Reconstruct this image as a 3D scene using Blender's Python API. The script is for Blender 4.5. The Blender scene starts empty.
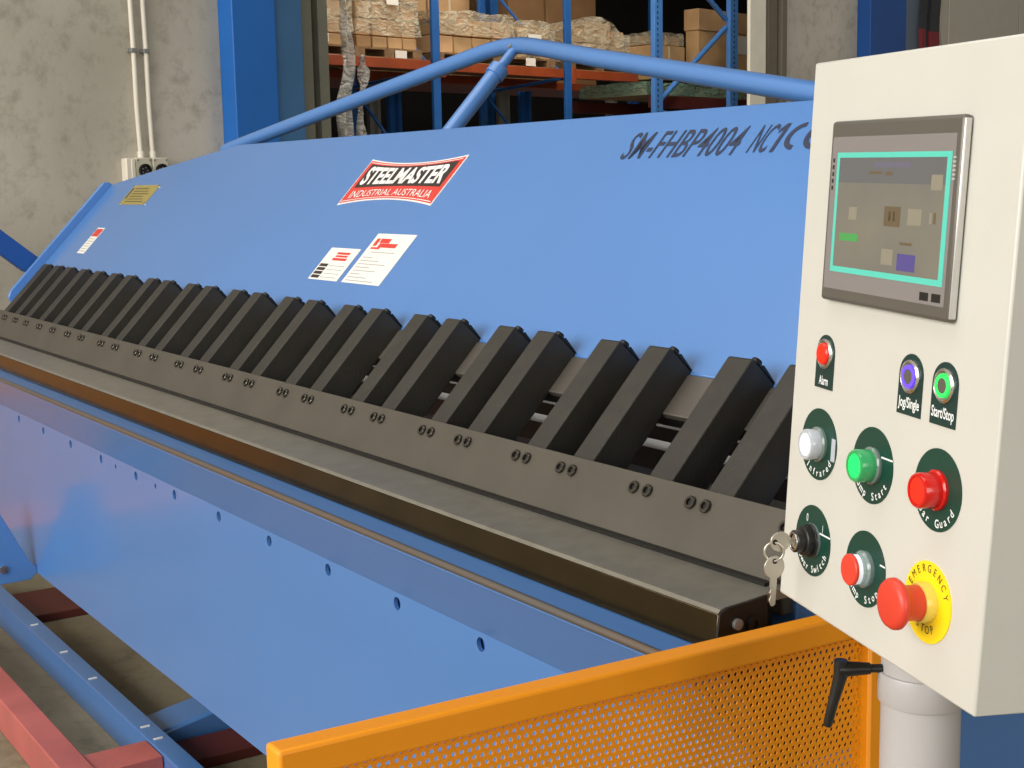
import bpy, bmesh, math, random
from mathutils import Vector, Matrix, noise
random.seed(7)
C = bpy.context.scene.collection
PI = math.pi
V = Vector
FZ = -0.168        # floor level (the eye is 1.67 m above it)

# ------------------------------------------------------------------ materials
def lin(c):
    out = []
    for v in c:
        v = v / 255.0
        out.append(v / 12.92 if v <= 0.04045 else ((v + 0.055) / 1.055) ** 2.4)
    return out

def mat(name, rgb, rough=0.5, metal=0.0, var=0.0, scale=8.0, bump=0.0, bscale=60.0, emit=0.0, alpha=1.0,
        spec=0.5, trans=0.0, rgb2=None, lo=0.35, hi=0.65, coat=0.0, detail=5.0, stretch=None):
    m = bpy.data.materials.new(name)
    m.use_nodes = True
    nt = m.node_tree
    N, L = nt.nodes, nt.links
    b = N['Principled BSDF']
    col = lin(rgb)
    b.inputs['Base Color'].default_value = (*col, 1)
    b.inputs['Roughness'].default_value = rough
    b.inputs['Metallic'].default_value = metal
    b.inputs['Specular IOR Level'].default_value = spec
    b.inputs['Alpha'].default_value = alpha
    b.inputs['Transmission Weight'].default_value = trans
    b.inputs['Coat Weight'].default_value = coat
    tc = N.new('ShaderNodeTexCoord')
    src = tc.outputs['Object']
    if stretch:
        mp = N.new('ShaderNodeMapping'); mp.inputs['Scale'].default_value = stretch
        L.new(src, mp.inputs['Vector']); src = mp.outputs['Vector']
    nz = N.new('ShaderNodeTexNoise')
    nz.inputs['Scale'].default_value = scale
    nz.inputs['Detail'].default_value = detail
    L.new(src, nz.inputs['Vector'])
    if var > 0 or rgb2:
        r = N.new('ShaderNodeValToRGB')
        c2 = lin(rgb2) if rgb2 else [min(1, v * (1 + var)) for v in col]
        c1 = col if rgb2 else [v * (1 - var) for v in col]
        r.color_ramp.elements[0].position = lo
        r.color_ramp.elements[1].position = hi
        r.color_ramp.elements[0].color = (*c1, 1)
        r.color_ramp.elements[1].color = (*c2, 1)
        L.new(nz.outputs['Fac'], r.inputs['Fac'])
        L.new(r.outputs['Color'], b.inputs['Base Color'])
    if bump > 0:
        n2 = N.new('ShaderNodeTexNoise'); n2.inputs['Scale'].default_value = bscale
        n2.inputs['Detail'].default_value = 4
        L.new(src, n2.inputs['Vector'])
        bp = N.new('ShaderNodeBump'); bp.inputs['Strength'].default_value = bump
        bp.inputs['Distance'].default_value = 0.01
        L.new(n2.outputs['Fac'], bp.inputs['Height'])
        L.new(bp.outputs['Normal'], b.inputs['Normal'])
    if emit > 0:
        b.inputs['Emission Color'].default_value = (*col, 1)
        b.inputs['Emission Strength'].default_value = emit
    return m

def concrete(name, a, bcol, dark, scale=1.3, pit=0.5):
    m = mat(name, a, rough=0.85, rgb2=bcol, scale=scale, lo=0.32, hi=0.68, detail=9, spec=0.25)
    nt = m.node_tree; N, L = nt.nodes, nt.links
    b = N['Principled BSDF']
    ramp = [n for n in N if n.type == 'VALTORGB'][0]
    tc = [n for n in N if n.type == 'TEX_COORD'][0]
    n2 = N.new('ShaderNodeTexNoise'); n2.inputs['Scale'].default_value = 9; n2.inputs['Detail'].default_value = 8
    n2.inputs['Roughness'].default_value = 0.7
    L.new(tc.outputs['Object'], n2.inputs['Vector'])
    r2 = N.new('ShaderNodeValToRGB')
    r2.color_ramp.elements[0].position = 0.25; r2.color_ramp.elements[1].position = 0.5
    r2.color_ramp.elements[0].color = (*lin(dark), 1); r2.color_ramp.elements[1].color = (1, 1, 1, 1)
    L.new(n2.outputs['Fac'], r2.inputs['Fac'])
    mx = N.new('ShaderNodeMix'); mx.data_type = 'RGBA'; mx.blend_type = 'MULTIPLY'
    mx.inputs['Factor'].default_value = pit
    L.new(ramp.outputs['Color'], mx.inputs[6]); L.new(r2.outputs['Color'], mx.inputs[7])
    L.new(mx.outputs[2], b.inputs['Base Color'])
    bp = N.new('ShaderNodeBump'); bp.inputs['Strength'].default_value = 0.35; bp.inputs['Distance'].default_value = 0.01
    L.new(n2.outputs['Fac'], bp.inputs['Height']); L.new(bp.outputs['Normal'], b.inputs['Normal'])
    return m

def film_mat(name, rgb, opac):
    m = bpy.data.materials.new(name); m.use_nodes = True
    nt = m.node_tree; N, L = nt.nodes, nt.links
    b = N['Principled BSDF']
    b.inputs['Base Color'].default_value = (*lin(rgb), 1)
    b.inputs['Roughness'].default_value = 0.22
    tc = N.new('ShaderNodeTexCoord')
    mp = N.new('ShaderNodeMapping'); mp.inputs['Scale'].default_value = (1, 1, 2.2)
    L.new(tc.outputs['Object'], mp.inputs['Vector'])
    n = N.new('ShaderNodeTexNoise'); n.inputs['Scale'].default_value = 11; n.inputs['Detail'].default_value = 8
    n.inputs['Distortion'].default_value = 1.2
    L.new(mp.outputs['Vector'], n.inputs['Vector'])
    r = N.new('ShaderNodeMapRange')
    r.inputs['From Min'].default_value = 0.35; r.inputs['From Max'].default_value = 0.7
    r.inputs['To Min'].default_value = max(0, opac - 0.25); r.inputs['To Max'].default_value = min(1, opac + 0.3)
    L.new(n.outputs['Fac'], r.inputs['Value']); L.new(r.outputs['Result'], b.inputs['Alpha'])
    bp = N.new('ShaderNodeBump'); bp.inputs['Strength'].default_value = 0.9; bp.inputs['Distance'].default_value = 0.05
    L.new(n.outputs['Fac'], bp.inputs['Height']); L.new(bp.outputs['Normal'], b.inputs['Normal'])
    return m

M = {}
M['blue'] = mat('blue_machine_paint', (76, 126, 190), 0.42, var=0.02, scale=1.5, bump=0.01, bscale=120, coat=0.7)
M['blue'].node_tree.nodes['Principled BSDF'].inputs['Coat Roughness'].default_value = 0.16
M['blue_steel'] = mat('blue_column_paint', (28, 104, 186), 0.45, var=0.06, scale=2)
M['blue_dull'] = mat('dull_blue_tone', (58, 104, 146), 0.55, var=0.08, scale=2)  # greyer and duller than the column shaft blue
M['blue_navy'] = mat('navy_paint', (14, 76, 150), 0.5, var=0.06, scale=2)
M['blue_grey'] = mat('blue_grey_paint', (112, 126, 142), 0.55)
M['finger'] = mat('black_oxide_steel', (51, 48, 42), 0.55, metal=0.1, var=0.15, scale=14, bump=0.12, bscale=180)
M['beam'] = mat('dark_grey_steel', (84, 79, 70), 0.5, metal=0.3, var=0.07, scale=9, bump=0.04, bscale=90)
M['strip'] = mat('bare_grey_strip', (98, 92, 84), 0.5, metal=0.3, var=0.08, scale=10)
M['nose'] = mat('machined_nose_steel', (136, 131, 120), 0.36, metal=0.6, rgb2=(150, 145, 134), scale=30, lo=0.3, hi=0.75, bump=0.06, bscale=60)
M['black_gloss'] = mat('polished_black_steel', (80, 69, 50), 0.18, metal=1.0, var=0.1, scale=12)
M['blade_black'] = mat('blackened_steel', (16, 15, 14), 0.45, var=0.1)
M['black'] = mat('black_plastic', (22, 21, 20), 0.38, var=0.05)
M['chrome'] = mat('bright_steel', (205, 203, 198), 0.22, metal=1.0, var=0.04)
M['bolt'] = mat('bolt_steel', (84, 80, 74), 0.3, metal=0.85, var=0.06)
M['rod'] = mat('worn_bare_steel', (104, 99, 94), 0.45, metal=0.5, rgb2=(112, 96, 82), scale=3, stretch=(1, 6, 6))
M['socket'] = mat('dark_socket', (10, 10, 10), 0.6)
M['orange'] = mat('orange_guard_paint', (240, 150, 16), 0.42, var=0.03, bump=0.03, bscale=200)
M['cream'] = mat('cream_enclosure_paint', (198, 196, 187), 0.42, var=0.012, scale=20, bump=0.03, bscale=400)
M['pole'] = mat('light_grey_pole_paint', (178, 175, 174), 0.35, var=0.02)
M['green_disc'] = mat('dark_green_label', (6, 58, 46), 0.4, var=0.05)
M['navy_label'] = mat('dark_teal_label', (8, 48, 44), 0.4, var=0.05)
M['white_ink'] = mat('white_print', (236, 238, 236), 0.5)
M['yellow'] = mat('yellow_label', (250, 216, 20), 0.4, var=0.02)
M['yellow_clear'] = mat('pale_yellow_plastic', (226, 200, 84), 0.3, var=0.03)
M['red_estop'] = mat('matt_red_plastic', (214, 62, 42), 0.42, var=0.03)
M['red_lens'] = mat('red_lens', (232, 38, 20), 0.25, emit=0.25)
M['red_body'] = mat('red_clear_body', (214, 30, 24), 0.18, var=0.08, trans=0.25)
M['green_lens'] = mat('green_lens', (12, 226, 104), 0.3, emit=0.55)
M['green_body'] = mat('green_clear_body', (70, 196, 120), 0.15, trans=0.4)
M['white_lens'] = mat('white_lens', (240, 244, 252), 0.25, emit=0.45)
M['white_body'] = mat('clear_body', (214, 220, 228), 0.12, trans=0.35)
M['clear_ring'] = mat('clear_plastic_ring', (150, 168, 160), 0.12, trans=0.5)
M['violet_led'] = mat('violet_ring_light', (92, 64, 240), 0.3, emit=1.1)
M['green_led'] = mat('green_ring_light', (40, 240, 90), 0.3, emit=0.9)
M['hmi_body'] = mat('grey_bezel', (96, 92, 84), 0.36, var=0.02, metal=0.2)
M['hmi_face'] = mat('screen_surround', (128, 122, 120), 0.22, var=0.01)
M['hmi_side'] = mat('light_bezel_edge', (196, 194, 190), 0.3, metal=0.4)
M['teal'] = mat('teal_screen_frame', (84, 190, 172), 0.3, emit=0.1)
M['screen'] = mat('screen_ground', (122, 116, 102), 0.18, rgb2=(104, 104, 100), scale=9, lo=0.3, hi=0.7)
M['screen_dark'] = mat('screen_header', (96, 96, 98), 0.18)
M['icon_brown'] = mat('brown_icon', (98, 84, 62), 0.25)
M['icon_pale'] = mat('pale_icon', (134, 128, 112), 0.25)
M['icon_green'] = mat('green_icon', (70, 150, 78), 0.25)
M['icon_violet'] = mat('violet_icon', (78, 70, 132), 0.25)
M['icon_dim'] = mat('dim_violet_text', (100, 96, 112), 0.25)
M['sign_red'] = mat('red_sign_ink', (214, 62, 52), 0.35, var=0.04)
M['sign_black'] = mat('black_sign_ink', (48, 40, 38), 0.4)
M['sign_white'] = mat('white_sign', (238, 236, 230), 0.4)
M['paper'] = mat('white_sticker', (234, 230, 222), 0.45, var=0.01)
M['ink_grey'] = mat('grey_ink', (168, 166, 160), 0.6)
M['ink_dark'] = mat('dark_blue_ink', (44, 52, 76), 0.5)
M['brass'] = mat('brass_plate', (176, 160, 92), 0.4, metal=0.35, var=0.06, scale=20)
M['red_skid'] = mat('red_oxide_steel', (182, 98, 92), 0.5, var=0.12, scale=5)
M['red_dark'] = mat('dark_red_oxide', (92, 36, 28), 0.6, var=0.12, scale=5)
M['wall'] = concrete('tilt_up_concrete', (182, 176, 160), (206, 199, 184), (150, 142, 128), 1.1, 0.5)
M['floor'] = concrete('workshop_floor_concrete', (124, 115, 94), (154, 144, 120), (110, 104, 92), 2.2, 0.45)
M['pvc'] = mat('white_pvc', (232, 224, 206), 0.4, var=0.03)
M['socket_grey'] = mat('pale_grey_plastic', (206, 200, 178), 0.45, var=0.04)
M['post_grey'] = mat('grey_green_post', (122, 120, 104), 0.55, var=0.06)
M['post_white'] = mat('cream_post', (238, 230, 210), 0.5, var=0.03)
M['jamb'] = mat('brown_grey_jamb', (112, 104, 88), 0.6, var=0.06)
M['cab_grey'] = mat('beige_grey_cabinet', (186, 180, 162), 0.5, var=0.02)
M['rack_blue'] = mat('rack_blue_paint', (34, 92, 160), 0.5, var=0.1, scale=6)
M['rack_blue_light'] = mat('rack_bright_blue', (82, 140, 214), 0.45, var=0.06, scale=6)
M['rack_orange'] = mat('rack_orange_paint', (150, 66, 30), 0.5, var=0.12, scale=6)
M['galv'] = mat('galvanised_steel', (150, 150, 146), 0.45, metal=0.5, var=0.1)
M['wood'] = mat('pallet_wood', (128, 100, 66), 0.8, var=0.2, scale=4, stretch=(1, 6, 6))
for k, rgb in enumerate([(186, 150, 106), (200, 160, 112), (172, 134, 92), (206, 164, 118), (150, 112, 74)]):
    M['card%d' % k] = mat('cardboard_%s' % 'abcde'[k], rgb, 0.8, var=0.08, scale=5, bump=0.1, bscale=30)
M['film'] = film_mat('stretch_film', (210, 200, 174), 0.45)
M['film_clear'] = film_mat('clear_film_strip', (236, 232, 222), 0.5)
M['film_green'] = film_mat('green_tinted_film', (150, 184, 160), 0.75)
M['label_white'] = mat('white_paper_label', (232, 226, 214), 0.6)
M['strap_red'] = mat('red_webbing', (128, 36, 38), 0.7, var=0.1)
M['strap_black'] = mat('black_webbing', (40, 40, 42), 0.6, var=0.15)
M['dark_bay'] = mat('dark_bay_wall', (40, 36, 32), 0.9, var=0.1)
M['tape'] = mat('packing_strap', (226, 208, 176), 0.4)

# ------------------------------------------------------------------ mesh builder
class MB:
    def __init__(s):
        s.bm = bmesh.new()
    def poly(s, pts):
        return s.bm.faces.new([s.bm.verts.new(V(p)) for p in pts])
    def prism(s, pts, ext):
        ext = V(ext)
        a = [s.bm.verts.new(V(p)) for p in pts]
        b = [s.bm.verts.new(V(p) + ext) for p in pts]
        n = len(a)
        nrm = V((0, 0, 0))
        for i in range(n):
            p, q = a[i].co, a[(i + 1) % n].co
            nrm += p.cross(q)
        flip = nrm.dot(ext) > 0
        fs = []
        fs.append(s.bm.faces.new(a[::-1] if flip else a))
        fs.append(s.bm.faces.new(b if flip else b[::-1]))
        for i in range(n):
            j = (i + 1) % n
            q = [a[i], a[j], b[j], b[i]]
            s.bm.faces.new(q if flip else q[::-1])
        return s
    def box(s, lo, hi, F=None):
        # lo, hi in frame F = (origin, ex, ey, ez)
        O, X, Y, Z = F if F else (V((0, 0, 0)), V((1, 0, 0)), V((0, 1, 0)), V((0, 0, 1)))
        P = lambda x, y, z: O + X * x + Y * y + Z * z
        pts = [P(lo[0], lo[1], lo[2]), P(hi[0], lo[1], lo[2]), P(hi[0], hi[1], lo[2]), P(lo[0], hi[1], lo[2])]
        return s.prism(pts, Z * (hi[2] - lo[2]))
    def tube(s, path, r, seg=14, cap=True):
        path = [V(p) for p in path]
        n = len(path)
        rs = r if isinstance(r, (list, tuple)) else [r] * n
        T = []
        for i in range(n):
            a = path[max(i - 1, 0)]; b = path[min(i + 1, n - 1)]
            T.append((b - a).normalized())
        up = V((0, 0, 1)) if abs(T[0].z) < 0.9 else V((1, 0, 0))
        nrm = (up - T[0] * up.dot(T[0])).normalized()
        rings = []
        for i in range(n):
            nrm = (nrm - T[i] * nrm.dot(T[i])).normalized()
            bi = T[i].cross(nrm)
            rings.append([s.bm.verts.new(path[i] + (nrm * math.cos(2 * PI * k / seg) + bi * math.sin(2 * PI * k / seg)) * rs[i]) for k in range(seg)])
        for i in range(n - 1):
            for k in range(seg):
                l = (k + 1) % seg
                s.bm.faces.new([rings[i][k], rings[i][l], rings[i + 1][l], rings[i + 1][k]])
        if cap:
            s.bm.faces.new(rings[0][::-1]); s.bm.faces.new(rings[-1])
        return s
    def lathe(s, prof, O, axis, seg=32):
        # prof: list of (r, h) along axis from O ; closed caps when r == 0 at the ends
        axis = V(axis).normalized()
        t = V((0, 0, 1)) if abs(axis.z) < 0.9 else V((1, 0, 0))
        e1 = (t - axis * t.dot(axis)).normalized(); e2 = axis.cross(e1)
        O = V(O)
        rings = []
        for r, h in prof:
            if r < 1e-7:
                rings.append([s.bm.verts.new(O + axis * h)])
            else:
                rings.append([s.bm.verts.new(O + axis * h + (e1 * math.cos(2 * PI * k / seg) + e2 * math.sin(2 * PI * k / seg)) * r) for k in range(seg)])
        for a, b in zip(rings, rings[1:]):
            for k in range(seg):
                l = (k + 1) % seg
                if len(a) == 1 and len(b) == 1: continue
                if len(a) == 1: s.bm.faces.new([a[0], b[l], b[k]])
                elif len(b) == 1: s.bm.faces.new([a[k], a[l], b[0]])
                else: s.bm.faces.new([a[k], a[l], b[l], b[k]])
        return s
    def torus(s, O, axis, R, r, seg=32, ts=10):
        axis = V(axis).normalized()
        t = V((0, 0, 1)) if abs(axis.z) < 0.9 else V((1, 0, 0))
        e1 = (t - axis * t.dot(axis)).normalized(); e2 = axis.cross(e1)
        O = V(O); g = []
        for k in range(seg):
            d = e1 * math.cos(2 * PI * k / seg) + e2 * math.sin(2 * PI * k / seg)
            g.append([s.bm.verts.new(O + d * (R + r * math.cos(2 * PI * j / ts)) + axis * r * math.sin(2 * PI * j / ts)) for j in range(ts)])
        for k in range(seg):
            for j in range(ts):
                a, b = g[k], g[(k + 1) % seg]; jj = (j + 1) % ts
                s.bm.faces.new([a[j], b[j], b[jj], a[jj]])
        return s
    def add_text(s, body, size, F, sx=1.0, ext=0.0004, bold=0.0, align='LEFT', warp=None, h=0.0):
        O, X, Y, Z = F
        me = text_mesh(body, size, align, bold)
        vs = []
        for v in me.vertices:
            x, y = v.co.x * sx, v.co.y
            if warp: x, y = warp(x, y)
            vs.append(s.bm.verts.new(O + X * x + Y * y + Z * (h + ext)))
        for p in me.polygons:
            try: s.bm.faces.new([vs[i] for i in p.vertices])
            except ValueError: pass
        bpy.data.meshes.remove(me)
        return s
    def arc_text(s, body, size, F, R, a0, a1, inward, sx=0.8, h=0.0008, bold=0.0):
        # letters along an arc from angle a0 to a1 (degrees, 0 = right, 90 = up); inward: feet toward the rim
        O, X, Y, Z = F
        n = len(body)
        for i, ch in enumerate(body):
            if ch == ' ': continue
            a = math.radians(a0 + (a1 - a0) * (i + 0.5) / n)
            rad = X * math.cos(a) + Y * math.sin(a)
            tan = X * -math.sin(a) + Y * math.cos(a)
            yy = -rad if inward else rad
            xx = tan if inward else -tan
            s.add_text(ch, size, (O + rad * R, xx, yy, Z), sx=sx, ext=0.0002, bold=bold, align='CENTER', h=h)
        return s

_tc = {}
def text_mesh(body, size, align='LEFT', bold=0.0):
    cu = bpy.data.curves.new('lettering_curve', 'FONT')
    cu.body = body; cu.size = size; cu.align_x = align; cu.offset = bold * size
    cu.resolution_u = 3
    o = bpy.data.objects.new('lettering_curve', cu)
    C.objects.link(o)
    dg = bpy.context.evaluated_depsgraph_get(); dg.update()
    me = bpy.data.meshes.new_from_object(o.evaluated_get(dg))
    bpy.data.objects.remove(o); bpy.data.curves.remove(cu)
    return me

WO = {}
def build(mb, name, m, parent=None, origin=None, bevel=0.0, smooth=None, seg=2, world=True):
    """link the collected shapes as ONE mesh object; coordinates given in world space"""
    if origin is None:
        origin = WO[parent.name] if parent else V((0, 0, 0))
    origin = V(origin)
    bm = mb.bm
    bmesh.ops.recalc_face_normals(bm, faces=bm.faces)
    bmesh.ops.translate(bm, verts=bm.verts, vec=-origin)
    me = bpy.data.meshes.new(name)
    bm.to_mesh(me); bm.free()
    ms = m if isinstance(m, (list, tuple)) else [m]
    for q in ms: me.materials.append(q)
    o = bpy.data.objects.new(name, me)
    C.objects.link(o)
    if parent:
        o.parent = parent; o.location = origin - WO[parent.name]
    else:
        o.location = origin
    WO[o.name] = origin.copy()
    if bevel > 0:
        b = o.modifiers.new('bevel', 'BEVEL'); b.width = bevel; b.segments = seg
        b.limit_method = 'ANGLE'; b.angle_limit = math.radians(40); b.harden_normals = False
    if smooth is not None or bevel > 0:
        me.polygons.foreach_set('use_smooth', [True] * len(me.polygons))
        me.set_sharp_from_angle(angle=math.radians(smooth if smooth is not None else 30))
    return o

def thing(name, label, cat, loc, group=None):
    o = bpy.data.objects.new(name, None); C.objects.link(o)
    o.location = V(loc); o.empty_display_size = 0.1
    o['label'] = label; o['category'] = cat
    if group: o['group'] = group
    WO[o.name] = V(loc)
    return o

def tag(o, label, cat, group=None):
    o['label'] = label; o['category'] = cat
    if group: o['group'] = group
    return o

def struct(o):
    o['kind'] = 'structure'; return o

def lab(o, text):
    o['label'] = text; return o

# ------------------------------------------------------------------ camera (stands to the right of the machine, eye height 1.5 m)
cam = bpy.data.cameras.new('camera')
co = bpy.data.objects.new('camera', cam); C.objects.link(co)
r_ = V((0.5545534, 0.83192147, -0.01942136)); u_ = V((-0.10843552, 0.09538286, 0.98951698)); f_ = V((-0.82505288, 0.54663404, -0.14310473))
co.matrix_world = Matrix(((r_.x, u_.x, -f_.x, 0), (r_.y, u_.y, -f_.y, 0), (r_.z, u_.z, -f_.z, 1.5), (0, 0, 0, 1)))
cam.sensor_width = 36.0; cam.lens = 36.0 * 1400.0 / 1024.0
cam.clip_start = 0.02; cam.clip_end = 100
bpy.context.scene.camera = co

# ------------------------------------------------------------------ building: wall plane frame (s along the wall, o out of the wall toward the machine)
AL = math.radians(12)
W0 = V((-6.98022733, 2.38539076, 0)); WS = V((-math.sin(AL), math.cos(AL), 0)); WN = V((math.cos(AL), math.sin(AL), 0)); UP = V((0, 0, 1))
BF = (W0, WS, WN, UP)
def bp(s, o, z): return W0 + WS * s + WN * o + UP * z

# ---------------- hood frame: x along the machine, u up the slope, n out of the sheet toward the operator
HA = math.radians(46.5)
H0 = V((0, 1.483, 1.1848)); HU = V((0, math.cos(HA), math.sin(HA))); HN = V((0, -math.sin(HA), math.cos(HA))); EX = V((1, 0, 0))
HF = (H0, EX, HU, HN)
def hp(x, u, n=0.0): return H0 + EX * x + HU * u + HN * n

# ================================================================== SETTING
mb = MB(); mb.box((-14, -9, FZ - 0.1), (8, 18, FZ)); struct(build(mb, 'floor', M['floor']))
mb = MB(); mb.box((-9, -0.2, FZ), (1.04, 0.0, 7), BF); struct(build(mb, 'wall_left', M['wall']))
mb = MB(); mb.box((5.79, -0.2, FZ), (16.5, 0.0, 7), BF); struct(build(mb, 'wall_right', M['wall']))
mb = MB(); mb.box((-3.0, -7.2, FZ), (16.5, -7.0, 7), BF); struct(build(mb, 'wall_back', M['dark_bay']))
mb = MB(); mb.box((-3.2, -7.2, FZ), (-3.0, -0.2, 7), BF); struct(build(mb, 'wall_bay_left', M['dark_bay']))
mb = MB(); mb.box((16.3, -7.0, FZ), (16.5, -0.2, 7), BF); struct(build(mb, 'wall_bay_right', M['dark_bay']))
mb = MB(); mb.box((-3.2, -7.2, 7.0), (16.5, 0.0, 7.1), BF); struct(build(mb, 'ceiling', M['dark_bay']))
mb = MB(); mb.box((1.04, -0.2, 4.6), (5.79, 0.0, 7), BF); struct(build(mb, 'wall_lintel', M['wall']))
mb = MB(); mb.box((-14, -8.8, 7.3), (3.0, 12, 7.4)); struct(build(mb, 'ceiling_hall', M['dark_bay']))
# door jambs of the opening
mb = MB(); mb.box((1.045, -0.1, FZ), (1.125, 0.02, 4.6), BF); struct(build(mb, 'trim_1', M['post_grey'], bevel=0.004))
mb = MB(); mb.box((1.125, -0.16, FZ), (1.168, -0.06, 4.6), BF); struct(build(mb, 'trim_2', M['black']))
mb = MB(); mb.box((1.168, -0.12, FZ), (1.236, 0.02, 4.6), BF); struct(build(mb, 'trim_3', M['post_grey'], bevel=0.004))
mb = MB(); mb.box((5.287, 0.0, FZ), (5.50, 0.03, 4.6), BF); struct(build(mb, 'trim_4', M['post_white'], bevel=0.006))
mb = MB(); mb.box((5.50, -0.15, FZ), (5.575, -0.05, 4.6), BF); struct(build(mb, 'trim_5', M['black']))
mb = MB(); mb.box((5.575, -0.13, FZ), (5.70, 0.0, 4.6), BF); mb.box((5.72, -0.13, FZ), (5.79, 0.03, 4.6), BF); struct(build(mb, 'trim_6', M['jamb'], bevel=0.004))

# ---------------- steel columns
t = thing('steel_column', 'bright blue steel column against the concrete wall behind the machine hood', 'column', bp(0.66, 0.06, 0))
mb = MB(); mb.box((0.525, 0.0, FZ), (0.80, 0.13, 7), BF); build(mb, 'column_shaft', M['blue_steel'], t, bevel=0.006)
mb = MB(); mb.box((0.805, 0.0, FZ), (0.985, 0.115, 7), BF); lab(build(mb, 'flange_plate', M['blue_dull'], t, bevel=0.004), 'dull grey blue flange plate')
t = thing('steel_column', 'dark navy steel column on the wall beyond the control box', 'column', bp(7.15, 0.06, 0))
mb = MB(); mb.box((6.88, 0.0, FZ), (7.47, 0.13, 7), BF); build(mb, 'column_shaft', M['blue_navy'], t, bevel=0.006)
mb = MB(); mb.box((7.475, 0.0, FZ), (7.95, 0.10, 7), BF); lab(build(mb, 'flange_plate', M['blue_grey'], t, bevel=0.004), 'pale grey blue plate')

# ---------------- conduits and outlets on the left wall
def conduit(s, zb, label, ds):
    mb = MB()
    pts = [bp(s + ds, 0.018, zb)]
    for k in range(1, 8):
        z = zb + (4.6 - zb) * k / 7 if k > 3 else zb + 0.25 * k
        pts.append(bp(s + 0.004 * math.sin(k * 1.1), 0.018, z))
    mb.tube(pts, 0.0125, 12)
    t = thing('conduit', label, 'conduit', bp(s, 0, zb), 'white conduits on the wall')
    build(mb, 'pipe', M['pvc'], t, smooth=60)
    mb = MB(); mb.lathe([(0, 0), (0.017, 0), (0.017, 0.03), (0.013, 0.035), (0, 0.035)], bp(s + ds, 0.018, zb - 0.002), UP, 16)
    build(mb, 'end_collar', M['pvc'], t, smooth=40)
    for z in (2.17, 3.1):
        mb = MB(); mb.box((s - 0.026, 0.0, z), (s + 0.026, 0.008, z + 0.022), BF)
        mb.box((s - 0.016, 0.006, z), (s + 0.016, 0.034, z + 0.022), BF)
        build(mb, 'saddle_clip', M['galv'], t, bevel=0.002)
conduit(0.004, 1.655, 'left one of two white conduits running down the concrete wall', 0.012)
conduit(0.074, 1.655, 'right one of two white conduits, nearer the blue column', 0.010)
t = thing('junction_box', 'blank white box on the concrete wall left of the power outlets', 'junction box', bp(-0.075, 0, 1.48))
mb = MB(); mb.box((-0.088, 0, 1.47), (-0.037, 0.05, 1.652), BF); build(mb, 'body', M['pvc'], t, bevel=0.006)
mb = MB(); mb.box((-0.060, 0.05, 1.475), (-0.040, 0.055, 1.647), BF); build(mb, 'cover', M['pvc'], t, bevel=0.002)
def outlet(s0, label):
    t = thing('power_outlet', label, 'power outlet', bp(s0 + 0.04, 0, 1.52), 'power outlets on the wall')
    mb = MB(); mb.box((s0, 0, 1.50), (s0 + 0.092, 0.05, 1.655), BF); build(mb, 'body', M['socket_grey'], t, bevel=0.006)
    c = bp(s0 + 0.048, 0.05, 1.59)
    mb = MB(); mb.lathe([(0.034, 0), (0.034, 0.012), (0.027, 0.012), (0.027, 0.002), (0, 0.002)], c, WN, 24); r = build(mb, 'socket', M['black'], t, smooth=40)
    mb = MB()
    for a in range(5):
        q = c + WS * 0.015 * math.cos(a * 2 * PI / 5) + UP * 0.015 * math.sin(a * 2 * PI / 5) + WN * 0.003
        mb.lathe([(0.004, 0), (0.004, 0.003), (0, 0.003)], q, WN, 10)
    build(mb, 'pin_hole', M['galv'], r, origin=c)
    mb = MB()
    for sx in (0.012, 0.08):
        mb.lathe([(0.005, 0), (0.005, 0.003), (0, 0.003)], bp(s0 + sx, 0.05, 1.642), WN, 10)
    build(mb, 'screw', M['galv'], t)
outlet(-0.034, 'pale outlet with a round black socket below the left white conduit')
outlet(0.062, 'pale outlet half hidden by the hood below the right white conduit')

# ---------------- things on the far right wall
t = thing('wall_cabinet', 'large beige grey metal cabinet on the wall above the control box', 'cabinet', bp(9.2, 0.1, 1.0))
mb = MB(); mb.prism([bp(8.16, 0.0, 1.2), bp(8.14, 0.0, 2.55), bp(8.03, 0.0, 2.98), bp(8.03, 0, 4.4), bp(11.6, 0, 4.4), bp(11.6, 0, 1.2)], WN * 0.14)
body = build(mb, 'cabinet_body', M['cab_grey'], t, bevel=0.012)
mb = MB(); mb.box((8.20, 0.14, 1.25), (9.60, 0.150, 4.35), BF); build(mb, 'door', M['cab_grey'], t, bevel=0.003)
mb = MB(); mb.box((9.62, 0.14, 1.25), (11.55, 0.150, 4.35), BF); build(mb, 'door', M['cab_grey'], t, bevel=0.003)
# webbing slings beside the cabinet
def sling(s0, s1, z0, z1, w, m1, m2, label):
    t = thing('lifting_sling', label, 'sling', bp(s0, 0.14, z0), 'slings hanging by the cabinet')
    zs = [z0 + (z1 - z0) * k / 10 for k in range(11)]
    def ribbon(a, b, m, name):
        mb = MB(); L = []
        for k in range(a, b + 1):
            f = k / 10.0
            s = s0 + (s1 - s0) * f + 0.012 * math.sin(k * 1.3)
            L.append((s, zs[k]))
        for (sa, za), (sb, zb) in zip(L, L[1:]):
            mb.prism([bp(sa, 0.15, za), bp(sa + w, 0.15, za), bp(sb + w, 0.15, zb), bp(sb, 0.15, zb)], WN * 0.03)
        build(mb, name, m, t, smooth=50)
    ribbon(0, 3, m1, 'red_loop'); ribbon(3, 10, m2, 'black_webbing')
sling(7.64, 7.69, 2.38, 3.6, 0.07, M['strap_red'], M['strap_black'], 'narrow black and red sling hanging nearest the blue column')
sling(7.80, 7.84, 2.36, 3.6, 0.16, M['strap_red'], M['strap_black'], 'broad black and red sling hanging against the grey cabinet')

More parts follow.
